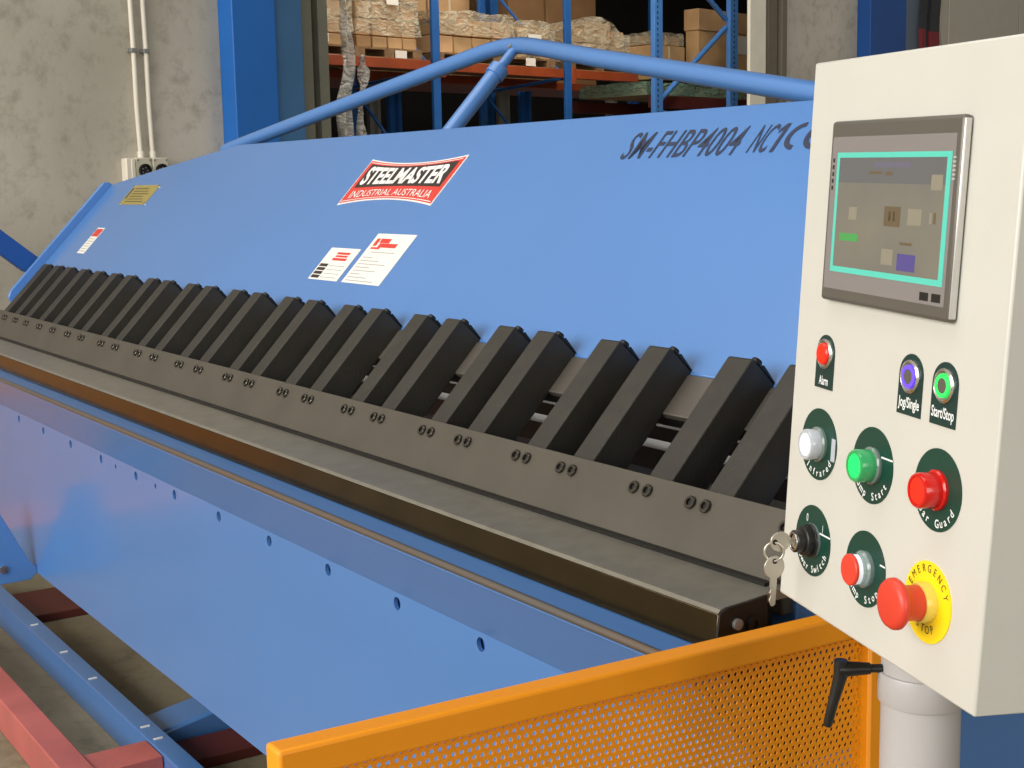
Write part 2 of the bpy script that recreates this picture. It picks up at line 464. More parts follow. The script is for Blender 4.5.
# ================================================================== PALLET RACKS BEYOND THE OPENING
def upright(t, s0, s1, o0, o1, m, z1=5.0):
    mb = MB()
    mb.box((s0, o0, FZ), (s1, o1, z1), BF)
    z = 0.3
    return build(mb, 'upright', m, t, bevel=0.004)
t = thing('pallet_rack', 'long blue and orange pallet rack holding the wrapped loads', 'pallet rack', bp(4.0, -2.5, 0))
for s0 in (2.32, 3.905, 5.475):
    upright(t, s0 + 0.025, s0 + 0.105, -2.08, -2.05, M['rack_blue'])
    upright(t, s0 + 0.025, s0 + 0.105, -3.15, -3.11, M['rack_blue'])
    mb = MB()
    for z in (0.3, 1.35, 2.4, 3.45):
        mb.tube([bp(s0 + 0.05, -2.1, z), bp(s0 + 0.05, -3.08, z + 0.95)], 0.015, 6)
        mb.tube([bp(s0 + 0.05, -3.08, z + 0.97), bp(s0 + 0.05, -2.1, z + 1.04)], 0.015, 6)
    build(mb, 'brace', M['rack_blue'], t)
for o0 in (-2.10, -3.12):
    for a, b in ((0.8, 2.32), (2.425, 3.905), (4.01, 5.475), (5.58, 6.50)):
        for z in (2.385, 4.2):
            mb = MB(); mb.box((a, o0, z), (b, o0 + 0.05, z + 0.078), BF)
            mb.box((a - 0.002, o0 + 0.01, z - 0.05), (a + 0.05, o0 + 0.06, z + 0.1), BF)
            build(mb, 'beam', M['rack_orange'], t, bevel=0.004)
# near end frame with zig zag braces
t = thing('rack_frame', 'bright blue rack end frame with zig-zag braces beside the large cartons', 'rack frame', bp(7.2, -1.95, 0))
F1 = upright(t, 6.580, 6.70, -1.97, -1.92, M['rack_blue_light'])
F2 = upright(t, 7.76, 7.89, -1.97, -1.92, M['rack_blue_light'])
zz = [(6.68, 0.25), (7.75, 1.05), (6.68, 1.20), (7.75, 1.98), (6.68, 2.12), (6.68, 2.20), (7.75, 2.95), (7.75, 3.03), (6.68, 3.70), (7.75, 4.5)]
for (a, za), (b, zb) in zip(zz, zz[1:]):
    if a == b: continue
    mb = MB(); mb.tube([bp(a, -1.97, za), bp(b, -1.97, zb)], 0.026, 8); build(mb, 'brace', M['rack_blue_light'], t, smooth=50)
mb = MB()
for k in range(40):
    z = 1.6 + 0.05 * k
    for s0 in (6.60, 7.80):
        mb.box((s0 + 0.018, -1.92, z), (s0 + 0.03, -1.917, z + 0.022), BF)
build(mb, 'slot_row', M['socket'], t)
t = thing('rack_beam', 'dark red rack beam under the green wrapped load', 'rack beam', bp(7.2, -2.1, 2.2))
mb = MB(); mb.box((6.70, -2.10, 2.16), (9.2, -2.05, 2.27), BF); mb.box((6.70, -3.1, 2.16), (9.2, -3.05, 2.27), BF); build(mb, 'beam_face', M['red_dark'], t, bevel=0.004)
# galvanised posts in the dark below the first level
for s0, wd, m_, lb in [(4.24, 0.085, 'galv', 'leftmost galvanised post in the dark under the rack'), (4.47, 0.10, 'rack_blue', 'left blue post in the dark under the rack'), (5.84, 0.10, 'galv', 'galvanised post under the rack right of the blue pipe strut'),
                       (6.14, 0.10, 'rack_blue', 'blue post under the rack right of the blue pipe strut'), (7.44, 0.09, 'galv', 'galvanised post in the dark left of the rack end frame'), (7.80, 0.09, 'rack_blue', 'blue post in the dark left of the rack end frame')]:
    mb = MB(); mb.box((s0, -3.26, FZ), (s0 + wd, -3.22, 2.36), BF); mb.box((s0 + wd * 0.6, -3.22, FZ), (s0 + wd, -3.17, 2.36), BF)
    tag(build(mb, 'steel_post', M[m_], origin=bp(s0, -3.22, FZ)), lb, 'post', 'posts under the rack')

# ---------------- pallets
def pallet(s0, s1, o0, o1, z, label):
    t = thing('timber_pallet', label, 'pallet', bp((s0 + s1) / 2, (o0 + o1) / 2, z), 'timber pallets on the rack')
    mb = MB()
    for k in range(5):
        o = o0 + (o1 - o0 - 0.11) * k / 4
        mb.box((s0, o, z + 0.068), (s1, o + 0.11, z + 0.083), BF)
    build(mb, 'top_deck', M['wood'], t, bevel=0.002)
    for s in (s0, (s0 + s1) / 2 - 0.05, s1 - 0.10):
        mb = MB(); mb.box((s, o0, z + 0.014), (s + 0.10, o1, z + 0.068), BF); build(mb, 'bearer', M['wood'], t, bevel=0.002)
    mb = MB()
    for o in (o0, (o0 + o1) / 2 - 0.05, o1 - 0.1):
        mb.box((s0, o, z), (s1, o + 0.1, z + 0.014), BF)
    build(mb, 'bottom_board', M['wood'], t, bevel=0.002)
    return t
ZR = 2.463
def wrap_shell(s0, s1, o0, o1, z0, z1, amp, top_round, seed):
    """a crumpled film skin round a load: a finely divided box pushed about by noise"""
    mb = MB(); bm = mb.bm
    nx, ny, nz = 26, 10, 16
    off = V((seed * 3.1, seed * 1.7, seed))
    def P(i, j, k):
        f, g, h = i / nx, j / ny, k / nz
        zz_ = z0 + (z1 - z0) * h
        drop = 0.0
        if top_round:
            e = abs(f - 0.5) * 2
            drop = top_round * (e ** 2.2) * h
        p = V((s0 + (s1 - s0) * f, o0 + (o1 - o0) * g, zz_ - drop))
        d = noise.noise_vector(p * 3.5 + off) * amp + noise.noise_vector(p * 9 + off) * amp * 0.5
        return bp(p.x + d.x, p.y + d.y, p.z + d.z * h)
    vs = {}
    def vtx(i, j, k):
        if (i, j, k) not in vs: vs[(i, j, k)] = bm.verts.new(P(i, j, k))
        return vs[(i, j, k)]
    for i in range(nx):
        for k in range(nz):
            for j in (0, ny):
                bm.faces.new([vtx(i, j, k), vtx(i + 1, j, k), vtx(i + 1, j, k + 1), vtx(i, j, k + 1)])
        for j in range(ny):
            bm.faces.new([vtx(i, j, nz), vtx(i + 1, j, nz), vtx(i + 1, j + 1, nz), vtx(i, j + 1, nz)])
    for j in range(ny):
        for k in range(nz):
            for i in (0, nx):
                bm.faces.new([vtx(i, j, k), vtx(i, j + 1, k), vtx(i, j + 1, k + 1), vtx(i, j, k + 1)])
    return mb
def wrapped(s0, s1, o0, o1, z0, rows, cols, hs, label, amp=0.02, top_round=0.0, seed=1, film='film', lid=0.03, inset=0.0, bare=0, tags=()):
    t = thing('wrapped_load', label, 'wrapped load', bp((s0 + s1) / 2, (o0 + o1) / 2, z0), 'film wrapped loads on the rack')
    z = z0
    rnd = random.Random(seed)
    for r in range(rows):
        h = hs[r]
        for c in range(cols):
            a = s0 + (s1 - s0) * c / cols; b = s0 + (s1 - s0) * (c + 1) / cols
            jj = rnd.uniform(-0.012, 0.012)
            dz = 0
            if top_round and r == rows - 1:
                e = abs((c + 0.5) / cols - 0.5) * 2; dz = top_round * e ** 2 * 0.9
            mb = MB(); mb.box((a + 0.006, o0 + 0.02, z), (b - 0.006, o1 - 0.03 + jj, max(z + 0.04, z + h - 0.006 - dz)), BF)
            build(mb, 'carton', M['card%d' % rnd.choice([0, 1, 2, 3])], t, bevel=0.006)
        z += h
    zb = z0 + sum(hs[:bare]) if bare else z0
    build(wrap_shell(s0 - 0.01, s1 + 0.01, o0 - 0.01, o1 + 0.008, zb + 0.004, z + lid, amp, top_round, seed), 'stretch_wrap', M[film], t, smooth=80)
    for (a, b, za, zb2) in tags:
        mb = MB(); mb.box((a, o1 + 0.035, za), (b, o1 + 0.038, zb2), BF); build(mb, 'paper_label', M['label_white'], t)
    return t
O0, O1 = -3.0, -2.13
# left of the first upright
pallet(2.44, 3.18, O0, O1, ZR, 'timber pallet under the leftmost wrapped load beside the grey post')
wrapped(2.47, 3.17, O0, O1, ZR + 0.0835, 6, 3, [0.09, 0.12, 0.12, 0.12, 0.12, 0.12], 'leftmost wrapped load, tan cartons beside the grey door post', seed=3, bare=1, tags=[(2.84, 2.92, 2.56, 2.62)])
pallet(3.20, 3.89, O0, O1, ZR - 0.001, 'timber pallet with a white tag under the bulging load')
wrapped(3.235, 3.86, O0, O1, ZR + 0.0835, 5, 4, [0.09, 0.13, 0.13, 0.13, 0.13], 'bulging film wrapped load with a white label, left of the first rack upright', amp=0.035, seed=5, bare=1, tags=[(3.50, 3.62, 2.87, 2.95)])
mb = MB(); mb.box((3.60, -2.127, 2.474), (3.72, -2.124, 2.532), BF); tag(build(mb, 'paper_tag', M['label_white'], origin=bp(3.66, -2.125, 2.5)), 'white paper tag on the pallet below the bulging wrapped load', 'tag')
# middle bay
pallet(4.03, 5.45, O0, O1, ZR - 0.001, 'wide timber pallet behind the peak of the blue pipe')
wrapped(4.05, 4.92, O0, O1, ZR + 0.0835, 2, 4, [0.14, 0.14], 'low load of small cartons with loose film on top, behind the pipe peak', amp=0.03, seed=8, bare=1, lid=0.05)
wrapped(5.00, 5.43, O0, O1, ZR + 0.0835, 2, 3, [0.16, 0.13], 'low wrapped cartons with a white label left of the second rack upright', amp=0.03, top_round=0.08, seed=11, bare=0, tags=[(5.08, 5.24, 2.60, 2.74)])
mb = MB(); mb.box((5.07, -2.12, 2.478), (5.19, -2.117, 2.545), BF); tag(build(mb, 'paper_tag', M['label_white'], origin=bp(5.1, -2.125, 2.5)), 'white paper tag on the pallet right of the pipe peak', 'tag')
# tall plain cartons standing behind
def carton(s0, s1, o0, o1, z0, z1, m, label, tape=True, lid=False, grp='plain cartons on the rack'):
    t = thing('carton', label, 'carton', bp((s0 + s1) / 2, (o0 + o1) / 2, z0), grp)
    mb = MB(); mb.box((s0, o0, z0), (s1, o1, z1), BF); build(mb, 'box_body', m, t, bevel=0.006)
    if lid:
        mb = MB(); mb.box((s0 - 0.012, o0 - 0.012, z1 - 0.20), (s1 + 0.012, o1 + 0.012, z1 + 0.006), BF); build(mb, 'lid', M['card3'], t, bevel=0.006)
    if tape:
        mb = MB(); c = (s0 + s1) / 2
        mb.box((c - 0.012, o1 + 0.0005, z0), (c + 0.012, o1 + 0.003, z1), BF); build(mb, 'tape_strip', M['tape'], t)
    return t
carton(4.62, 5.05, -4.1, -3.34, 2.465, 3.5, M['card0'], 'tall tan carton standing behind the low load at the pipe peak', tape=False)
carton(5.08, 5.60, -4.1, -3.34, 2.465, 3.5, M['card3'], 'tall light carton behind the low load, left of the dark gap')
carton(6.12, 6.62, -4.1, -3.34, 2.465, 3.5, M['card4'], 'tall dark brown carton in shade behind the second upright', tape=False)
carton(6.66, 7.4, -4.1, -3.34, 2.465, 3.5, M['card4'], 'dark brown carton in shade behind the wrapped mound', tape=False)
t = thing('storage_shelf', 'shelf deck carrying the tall cartons at the back of the bay', 'shelf', bp(6, -3.7, 2.4))
mb = MB(); mb.box((3.5, -4.2, 2.40), (8.4, -3.30, 2.463), BF); build(mb, 'deck', M['rack_orange'], t)
for s0 in (3.5, 5.85, 8.3):
    mb = MB(); mb.box((s0, -3.38, FZ), (s0 + 0.1, -3.31, 4.8), BF); build(mb, 'upright', M['rack_blue'], t, bevel=0.004)
# right of the second upright
pallet(5.62, 6.50, O0, O1, ZR - 0.001, 'timber pallet under the wrapped mound')
wrapped(5.68, 6.44, -2.75, O1, ZR + 0.0835, 2, 4, [0.17, 0.2], 'crumpled film wrapped mound right of the second rack upright', amp=0.045, top_round=0.14, seed=21)
# right bay on the lower beam
tg = wrapped(6.76, 9.0, -2.98, -2.16, 2.285, 1, 5, [0.105], 'low green tinted wrapped load on the dark red beam', amp=0.02, seed=25, film='film_green', lid=0.02)
carton(6.90, 7.40, -2.60, -2.2, 2.44, 2.76, M['card1'], 'strapped low carton between the rack frame posts')
wrapped(6.92, 7.38, -2.58, -2.22, 2.768, 1, 2, [0.09], 'small crumpled film bundle on top of the strapped low carton', amp=0.018, seed=31, lid=0.03)
carton(7.62, 8.72, -2.36, -2.2, 2.44, 3.14, M['card1'], 'biggest tan carton with a lid behind the right rack post', lid=True)
mb = MB(); mb.box((8.22, -2.197, 2.74), (8.46, -2.194, 2.92), BF); tag(build(mb, 'paper_label', M['label_white'], origin=bp(8, -2.2, 2.8)), 'white paper label on the biggest carton right of the rack post', 'label')

# ---------------- film strips hanging in the opening
def strip(pts, wid, label, seed):
    mb = MB(); bm = mb.bm
    rnd = random.Random(seed); rows = []
    n = 22
    for k in range(n + 1):
        f = k / n * (len(pts) - 1); i = min(int(f), len(pts) - 2); g = f - i
        s = pts[i][0] * (1 - g) + pts[i + 1][0] * g; z = pts[i][1] * (1 - g) + pts[i + 1][1] * g
        w = wid[i] * (1 - g) + wid[i + 1] * g
        row = []
        for j in range(5):
            q = j / 4 - 0.5
            row.append(bm.verts.new(bp(s + q * w, -1.6 + 0.025 * math.sin(j * 2.1 + k * 0.6) + rnd.uniform(-0.006, 0.006), z)))
        rows.append(row)
    for a, b in zip(rows, rows[1:]):
        for j in range(4): bm.faces.new([a[j], a[j + 1], b[j + 1], b[j]])
    o = build(mb, 'film_strip', M['film_clear'], origin=bp(pts[0][0], -1.6, pts[0][1]), smooth=80)
    sm = o.modifiers.new('thickness', 'SOLIDIFY'); sm.thickness = 0.002
    return tag(o, label, 'plastic film', 'film strips hanging in the opening')
strip([(2.66, 4.55), (2.67, 2.8), (2.69, 2.5), (2.70, 2.3), (2.64, 2.05), (2.67, 1.6)], [0.05, 0.05, 0.08, 0.14, 0.13, 0.09], 'long clear plastic film strip hanging beside the grey door post', 1)
strip([(2.82, 2.42), (2.84, 2.32), (2.80, 2.1), (2.80, 1.6)], [0.02, 0.09, 0.04, 0.09], 'short clear plastic film tail right of the long film strip', 2)

# ================================================================== FOLDING MACHINE
XL, XR = -5.39, -1.227
FM = thing('folding_machine', 'long blue sheet metal folding machine with a row of black clamping fingers', 'folding machine', (-3.3, 1.5, FZ))
# hood sheet
mb = MB()
pts = [hp(-5.575, -0.17), hp(-1.0, 0.0), hp(-1.0, 0.46), hp(-1.5, 0.54), hp(-1.75, 0.625), hp(-4.56, 0.632), hp(-5.12, 0.543), hp(-5.575, 0.462)]
pts = [hp(-5.575, -0.17), hp(-5.44, -0.17), hp(-5.40, 0.0)] + pts[1:]
mb.prism(pts, -HN * 0.012); hood = build(mb, 'hood_sheet', M['blue'], FM, bevel=0.003)
mb = MB(); mb.prism([hp(-5.60, -0.165, -0.05), hp(-5.60, -0.145, 0.02), hp(-5.60, -0.115, 0.03), hp(-5.60, 0.445, 0.03), hp(-5.60, 0.462, 0.012), hp(-5.60, 0.462, -0.05)], EX * 0.022)
build(mb, 'side_flange', M['blue'], FM, bevel=0.004)
mb = MB(); mb.prism([hp(-1.0, -0.1, -0.07), hp(-1.0, -0.1, 0.035), hp(-1.0, 0.475, 0.035), hp(-1.0, 0.475, -0.07)], EX * 0.022)
build(mb, 'side_flange', M['blue'], FM, bevel=0.004)
mb = MB(); mb.box((-5.40, -0.082, -0.012), (-1.02, -0.0015, 0.002), HF); build(mb, 'lower_strip', M['strip'], FM, bevel=0.002)
mb = MB(); mb.box((-5.40, -0.082, -0.035), (-1.02, -0.076, -0.012), HF); build(mb, 'strip_return', M['black'], FM)
# clamp beam plate, 60 degrees
PA = math.radians(60)
P0 = V((0, 1.255, 1.070 + 0.008)); PU = V((0, math.cos(PA), math.sin(PA))); PN = V((0, -math.sin(PA), math.cos(PA)))
PF = (P0, EX, PU, PN)
def ang(y, deg): return 1.5 - y * math.tan(math.radians(deg))
# rear top edge of the plate lies on the sight line 18.6 degrees below the eye
YT = 1.262; ZT = ang(YT, 18.6)
tq = 0.0
# plate foot on the 22.85 degree line
tt = 0.0
while True:
    tt += 0.0005
    y, z = YT - tt * math.cos(PA), ZT - tt * math.sin(PA)
    if math.degrees(math.atan2(1.5 - z, y)) >= 22.85: break
YB, ZB = y, z
mb = MB(); th = 0.022
a = V((0, YT, ZT)); b = V((0, YB, ZB)); nn_ = -PN * th
mb.prism([a + EX * XL, b + EX * XL, b + nn_ + EX * XL, a + nn_ + EX * XL], EX * (XR - 0.02 - XL))
plate = build(mb, 'clamp_plate', M['beam'], FM, bevel=0.0015)
# nose block: flat lip running out to the bending edge, glossy black front
YF = (1.5 - ZB + 0.0075) / math.tan(math.radians(25.12))
zb_ = ang(YF, 27.35); YFB = YF - 0.006
mb = MB()
prof = [(YB + 0.012, ZB + 0.001), (YB - 0.012, ZB + 0.001), (YB - 0.018, ZB - 0.0005), (YF + 0.012, ZB - 0.0050), (YF + 0.004, ZB - 0.0068), (YF, ZB - 0.0112), (YF + 0.02, ZB - 0.0118), (YB + 0.012, ZB - 0.0118)]
mb.prism([V((XL, y, z)) for y, z in prof], EX * (XR - 0.001 - XL))
build(mb, 'nose_blade', M['nose'], FM, smooth=35)
mb = MB(); mb.prism([V((XL, YF + 0.0008, ZB - 0.0120)), V((XL, YB - 0.028, ZB - 0.0120)), V((XL, YB - 0.028, zb_)), V((XL, YFB, ang(YFB, 27.35)))], EX * (XR - 0.001 - XL))
blk = build(mb, 'nose_block', M['black_gloss'], FM, bevel=0.001)
mb = MB(); mb.prism([V((XR - 0.0012, y, z)) for y, z in [(YF + 0.001, ZB - 0.0112), (YF + 0.013, ZB - 0.0060), (YF + 0.05, ZB - 0.0045), (YB - 0.028, ZB - 0.0015), (YB - 0.028, zb_), (YFB, ang(YFB, 27.35))]], EX * 0.0035); build(mb, 'end_plate', M['blade_black'], FM)
mb = MB(); mb.prism([a + EX * XL + V((0, -0.0005, 0)) - PN * -0.0 for a in []] or [V((XL, YB - 0.003, ZB + 0.0012)), V((XL, YB - 0.012, ZB + 0.0012)), V((XL, YB - 0.012, ZB + 0.006)), V((XL, YB - 0.0005, ZB + 0.006))], EX * (XR - 0.02 - XL)); build(mb, 'plate_foot', M['blade_black'], FM)
mb = MB(); c = V((XR + 0.0023, YF + 0.055, ZB - 0.034))
mb.lathe([(0.011, 0), (0.011, 0.004), (0.006, 0.004), (0.006, 0.001), (0, 0.001)], c, EX, 20); build(mb, 'end_bolt', M['black'], FM, smooth=40)
mb = MB(); mb.lathe([(0.007, 0), (0.007, 0.005), (0, 0.006)], c + V((0, -0.028, 0.006)), EX, 16); build(mb, 'end_bolt', M['galv'], FM, smooth=40)
# plate bolts and fingers
BX = [-5.233, -5.087, -4.946, -4.78, -4.623, -4.455, -4.312, -4.115, -3.984, -3.789, -3.659, -3.468, -3.334, -3.144, -3.016, -2.83, -2.703, -2.516, -2.389, -2.2, -2.073, -1.889, -1.762, -1.576, -1.449, -1.263]
bolt_proto = None; sock_proto = None
def plate_pt(x, d): return V((x, YT, ZT)) - PU * d
for bx in BX:
    for dx in (-0.0155, 0.0155):
        x = bx * (YT - 0.008) / 1.277 * 1.004 + dx
        p = plate_pt(x, 0.0235)
        if bolt_proto is None:
            mb = MB(); mb.lathe([(0.0096, 0), (0.0096, 0.0040), (0.0084, 0.0052), (0.0052, 0.0052), (0.0052, 0.0010), (0, 0.0010)], p, PN, 16)
            bolt_proto = build(mb, 'plate_bolt', M['bolt'], FM, origin=p, smooth=40)
            mb = MB(); mb.lathe([(0.0051, 0.0014), (0, 0.0014)], p, PN, 12)
            sock_proto = build(mb, 'hex_socket', M['socket'], bolt_proto, origin=p)
        else:
            o = bolt_proto.copy(); C.objects.link(o); o.location = p - WO[FM.name]
            q = sock_proto.copy(); C.objects.link(q); q.parent = o
# clamping fingers (one built, the rest copied)
F0 = V((0, 1.287, 1.07))
FF = (F0, EX, HU, HN)
fproto = None
for bx in BX:
    x = bx + 0.026 - 0.02 * (-1.5 - bx)
    org = F0 + EX * x
    if fproto is None:
        mb = MB(); w = 0.026
        prof = [(-0.10, 0.0), (0.2215, 0.0), (0.2255, -0.0035), (0.2235, -0.0635), (-0.05, -0.0655)]
        mb.prism([org + EX * -w + HU * u + HN * n for u, n in prof], EX * 2 * w)
        fproto = build(mb, 'clamping_finger', M['finger'], FM, origin=org, bevel=0.0022)
        mb = MB(); c = org + HU * 0.2245 + HN * -0.0155 + EX * (w - 0.0065)
        mb.lathe([(0.0088, 0), (0.0088, 0.0055), (0.0078, 0.0075), (0, 0.0075)], c, HU, 14)
        fb = build(mb, 'end_bolt', M['black'], fproto, origin=org, smooth=40)
        mb = MB(); mb.prism([org + EX * (w - 0.010) + HU * u + HN * n for u, n in [(0.2245, -0.022), (0.2315, -0.026), (0.2265, -0.0625), (0.2245, -0.0625)]], EX * 0.0105)
        fg = build(mb, 'end_gusset', M['black'], fproto, origin=org, bevel=0.001)
        kids = [fb, fg]
    else:
        o = fproto.copy(); C.objects.link(o); o.location = org - WO[FM.name]
        for k in kids:
            q = k.copy(); C.objects.link(q); q.parent = o
# inner clamp beam behind the plate (seen through the gaps)
mb = MB(); mb.box((XL, 1.33, 0.90), (XR - 0.12, 1.56, 0.955)); build(mb, 'inner_beam', M['beam'], FM, bevel=0.004)
for nm, z, r in (('gauge_bar', 0.878, 0.008), ('gauge_rail', 0.822, 0.012)):
    mb = MB(); mb.tube([(XL + 0.1, 2.27, z), (XR - 0.3, 2.27, z)], r, 12); lab(build(mb, nm, M['sign_white'], FM, smooth=60), 'pale back gauge bar')
mb = MB(); mb.box((XL, 2.42, 0.15), (XR - 0.15, 2.44, 0.935)); build(mb, 'rear_dark_sheet', M['black'], FM)  # added black sheet, hides the bright floor seen through the finger gaps
# lower bed
mb = MB(); mb.box((XL, 1.25, 0.74), (XR - 0.02, 1.95, 0.86)); build(mb, 'lower_bed', M['black'], FM, bevel=0.004)
# apron (folding beam)
YA = 1.047; ZA = ang(YA, 28.55); YAB = (1.5 - ZA) / math.tan(math.radians(27.2))
YK = 1.172; ZK = ang(YK, 31.9); ZP = ang(YK, 47.0)
mb = MB()
prof = [(YA + 0.004, ZA), (YAB, ZA), (YAB, ZA - 0.02), (YK + 0.02, ZK + 0.03), (YK + 0.02, ZK), (YK, ZK), (YA + 0.004, ZA - 0.014)]
mb.prism([V((XL, y, z)) for y, z in prof], EX * (XR - XL)); build(mb, 'apron_nose', M['blue'], FM, bevel=0.001)
mb = MB(); mb.tube([V((XL, YA + 0.002, ZA - 0.004)), V((XR, YA + 0.002, ZA - 0.004))], 0.0062, 14); build(mb, 'apron_edge_bar', M['rod'], FM, smooth=60)
# front panel with real holes near its top edge
def holes_panel(x0, x1, z0, z1, holes, y):
    mb = MB(); bm = mb.bm
    zt, zbm = z1, z1 - 0.05
    hs = sorted(holes)
    def ring(hx, hz, r, yy): return [bm.verts.new(V((hx + r * math.cos(2 * PI * k / 24), yy, hz + r * math.sin(2 * PI * k / 24)))) for k in range(24)]
    edges = [x0] + [(a[0] + b[0]) / 2 for a, b in zip(hs, hs[1:])] + [x1]
    for (hx, hz, r), a, b in zip(hs, edges, edges[1:]):
        R = ring(hx, hz, r, y); R2 = ring(hx, hz, r, y + 0.008)
        # frame of points on the cell boundary by angle
        B = []
        for k in range(24):
            c, s = math.cos(2 * PI * k / 24), math.sin(2 * PI * k / 24)
            tx = ((b - hx) / c) if c > 1e-6 else ((a - hx) / c if c < -1e-6 else 1e9)
            tz = ((zt - hz) / s) if s > 1e-6 else ((zbm - hz) / s if s < -1e-6 else 1e9)
            t_ = min(tx, tz); B.append(bm.verts.new(V((hx + c * t_, y, hz + s * t_))))
        for k in range(24):
            l = (k + 1) % 24
            bm.faces.new([R[k], R[l], B[l], B[k]]); bm.faces.new([R[l], R[k], R2[k], R2[l]])
        # corners
        for (cx_, cz_) in ((a, zt), (b, zt), (a, zbm), (b, zbm)):
            cv = V((cx_, y, cz_))
            best = None
            for k in range(24):
                l = (k + 1) % 24
                p, q = B[k].co, B[l].co
                if abs((p - q).x) > 1e-6 and abs((p - q).z) > 1e-6 and ((abs(p.x - cx_) < 1e-6 and abs(q.z - cz_) < 1e-6) or (abs(q.x - cx_) < 1e-6 and abs(p.z - cz_) < 1e-6)):
                    bm.faces.new([B[k], B[l], bm.verts.new(cv)])
    q = [bm.verts.new(V(p)) for p in ((x0, y, zbm), (x1, y, zbm), (x1, y, z0), (x0, y, z0))]; bm.faces.new(q)
    q = [bm.verts.new(V(p)) for p in ((x0, y, z0), (x1, y, z0), (x1, y + 0.03, z0), (x0, y + 0.03, z0))]; bm.faces.new(q)
    q = [bm.verts.new(V(p)) for p in ((x0, y, z1), (x1, y, z1), (x1, y + 0.03, z1), (x0, y + 0.03, z1))]; bm.faces.new(q)
    return mb
holes = []
HOLE_X = [-4.747, -4.454, -4.162, -3.871, -3.576, -3.29, -3.003, -2.721, -2.439, -2.159, -1.877]
HOLE_S = [-3.743, -3.427]
for x in HOLE_X: holes.append((x, ZK - 0.021, 0.0122))
for x in HOLE_S: holes.append((x, ZK - 0.023, 0.0065))
PXL = -5.39
mb = holes_panel(PXL, XR - 0.01, ZP, ZK, holes, YK); build(mb, 'front_panel', M['blue'], FM)
mb = MB(); mb.box((PXL, YK + 0.012, ZP + 0.004), (XR - 0.01, YK + 0.03, ZK)); build(mb, 'panel_backing', M['blue_navy'], FM)
# gusset at the left in front of the panel
mb = MB(); mb.prism([V((-4.67, y, z)) for y, z in [(1.1715, 0.262), (1.1715, 0.243), (1.150, 0.224), (1.055, 0.222), (0.92, 0.215), (0.90, 0.26), (0.96, 0.52), (1.04, 0.52), (1.07, 0.452), (1.150, 0.285)]], EX * 0.02)
g = build(mb, 'gusset_plate', M['blue'], FM, bevel=0.002)
mb = MB(); mb.lathe([(0.014, 0), (0.014, 0.006), (0, 0.007)], V((-4.65, 1.066, 0.272)), EX, 14); build(mb, 'bolt', M['chrome'], g, origin=WO[g.name], smooth=40)
# base channel on the floor in front
YR = 1.225; zrt = ang(YR, 51.85)
mb = MB()
mb.box((-5.9, YR, FZ), (-1.25, YR + 0.006, zrt)); mb.box((-5.9, YR + 0.004, zrt - 0.006), (-1.25, YR + 0.060, zrt)); mb.box((-5.9, YR + 0.004, FZ), (-1.25, YR + 0.060, FZ + 0.006))
rail = build(mb, 'base_channel', M['blue'], FM, bevel=0.002)
for k, x in enumerate((-5.06, -4.69, -4.37, -3.87, -3.76, -3.34, -2.9)):
    mb = MB(); mb.box((x - 0.004, YR + 0.014, zrt), (x + 0.004, YR + 0.04, zrt + 0.003)); build(mb, 'slot_glint', M['sign_white'], rail, origin=WO[rail.name])  # white bars painted as the highlights on the slot edges
mb = MB(); mb.box((-5.4, 2.2, FZ), (-1.25, 2.3, FZ + 0.12)); build(mb, 'base_channel', M['blue'], FM, bevel=0.003)
# cross member of the base frame
mb = MB(); mb.prism([V((-4.07, y, FZ + z)) for y, z in [(1.29, 0.0), (2.2, 0.0), (2.2, 0.115), (1.60, 0.115), (1.29, 0.06)]], EX * 0.16); build(mb, 'cross_member', M['blue'], FM, bevel=0.01)
# side frames
side = [(1.35, FZ), (1.35, 0.985), (1.45, 1.07), (1.90, 1.52), (2.30, 1.60), (2.30, FZ)]
side_l = [(1.92, FZ), (1.92, 1.50), (2.30, 1.60), (2.30, FZ)]
for x, sd in ((-1.39, side), (-5.45, side_l)):
    mb = MB(); mb.prism([V((x, y, z)) for y, z in sd], EX * 0.05); build(mb, 'side_frame', M['blue'], FM, bevel=0.003)
# truss pipe over the hood and its strut
TN = -0.03
path = [hp(x, u, TN) for x, u in ((-4.74, 0.640), (-4.66, 0.662), (-4.282, 0.752), (-3.754, 0.872), (-3.42, 0.948), (-3.35, 0.9625), (-3.27, 0.9685), (-3.19, 0.9615), (-3.11, 0.946), (-2.755, 0.862), (-2.316, 0.764), (-1.93, 0.677), (-1.65, 0.612))]
mb = MB(); mb.tube(path, 0.0225, 18); build(mb, 'truss_pipe', M['blue'], FM, smooth=60)
mb = MB(); mb.tube([hp(-3.214, 0.60, TN), hp(-3.214, 0.872, TN)], 0.022, 18); mb.tube([hp(-3.214, 0.872, TN), hp(-3.214, 0.955, TN)], 0.0135, 14); st = build(mb, 'truss_strut', M['blue'], FM, smooth=40)
mb = MB(); mb.lathe([(0.022, 0), (0.027, 0), (0.027, 0.03), (0.0135, 0.03)], hp(-3.214, 0.850, TN), HU, 18); build(mb, 'collar', M['blue'], st, origin=WO[st.name], smooth=40)
mb = MB(); mb.lathe([(0.006, 0), (0.006, 0.006), (0, 0.006)], hp(-3.214, 0.945, TN + 0.013), HN, 10); build(mb, 'grease_nipple', M['galv'], st, origin=WO[st.name])
# arm at the far left end
mb = MB(); mb.prism([V((-5.66, 0.90, 1.745)), V((-5.66, 1.502, 1.242)), V((-5.66, 1.45, 1.186)), V((-5.66, 0.85, 1.68))], EX * 0.05); build(mb, 'counterweight_arm', M['blue_navy'], FM, bevel=0.003)

# ---------------- signs and stickers on the hood
def hframe(x, u, n=0.0012): return (hp(x, u, n), EX, HU, HN)
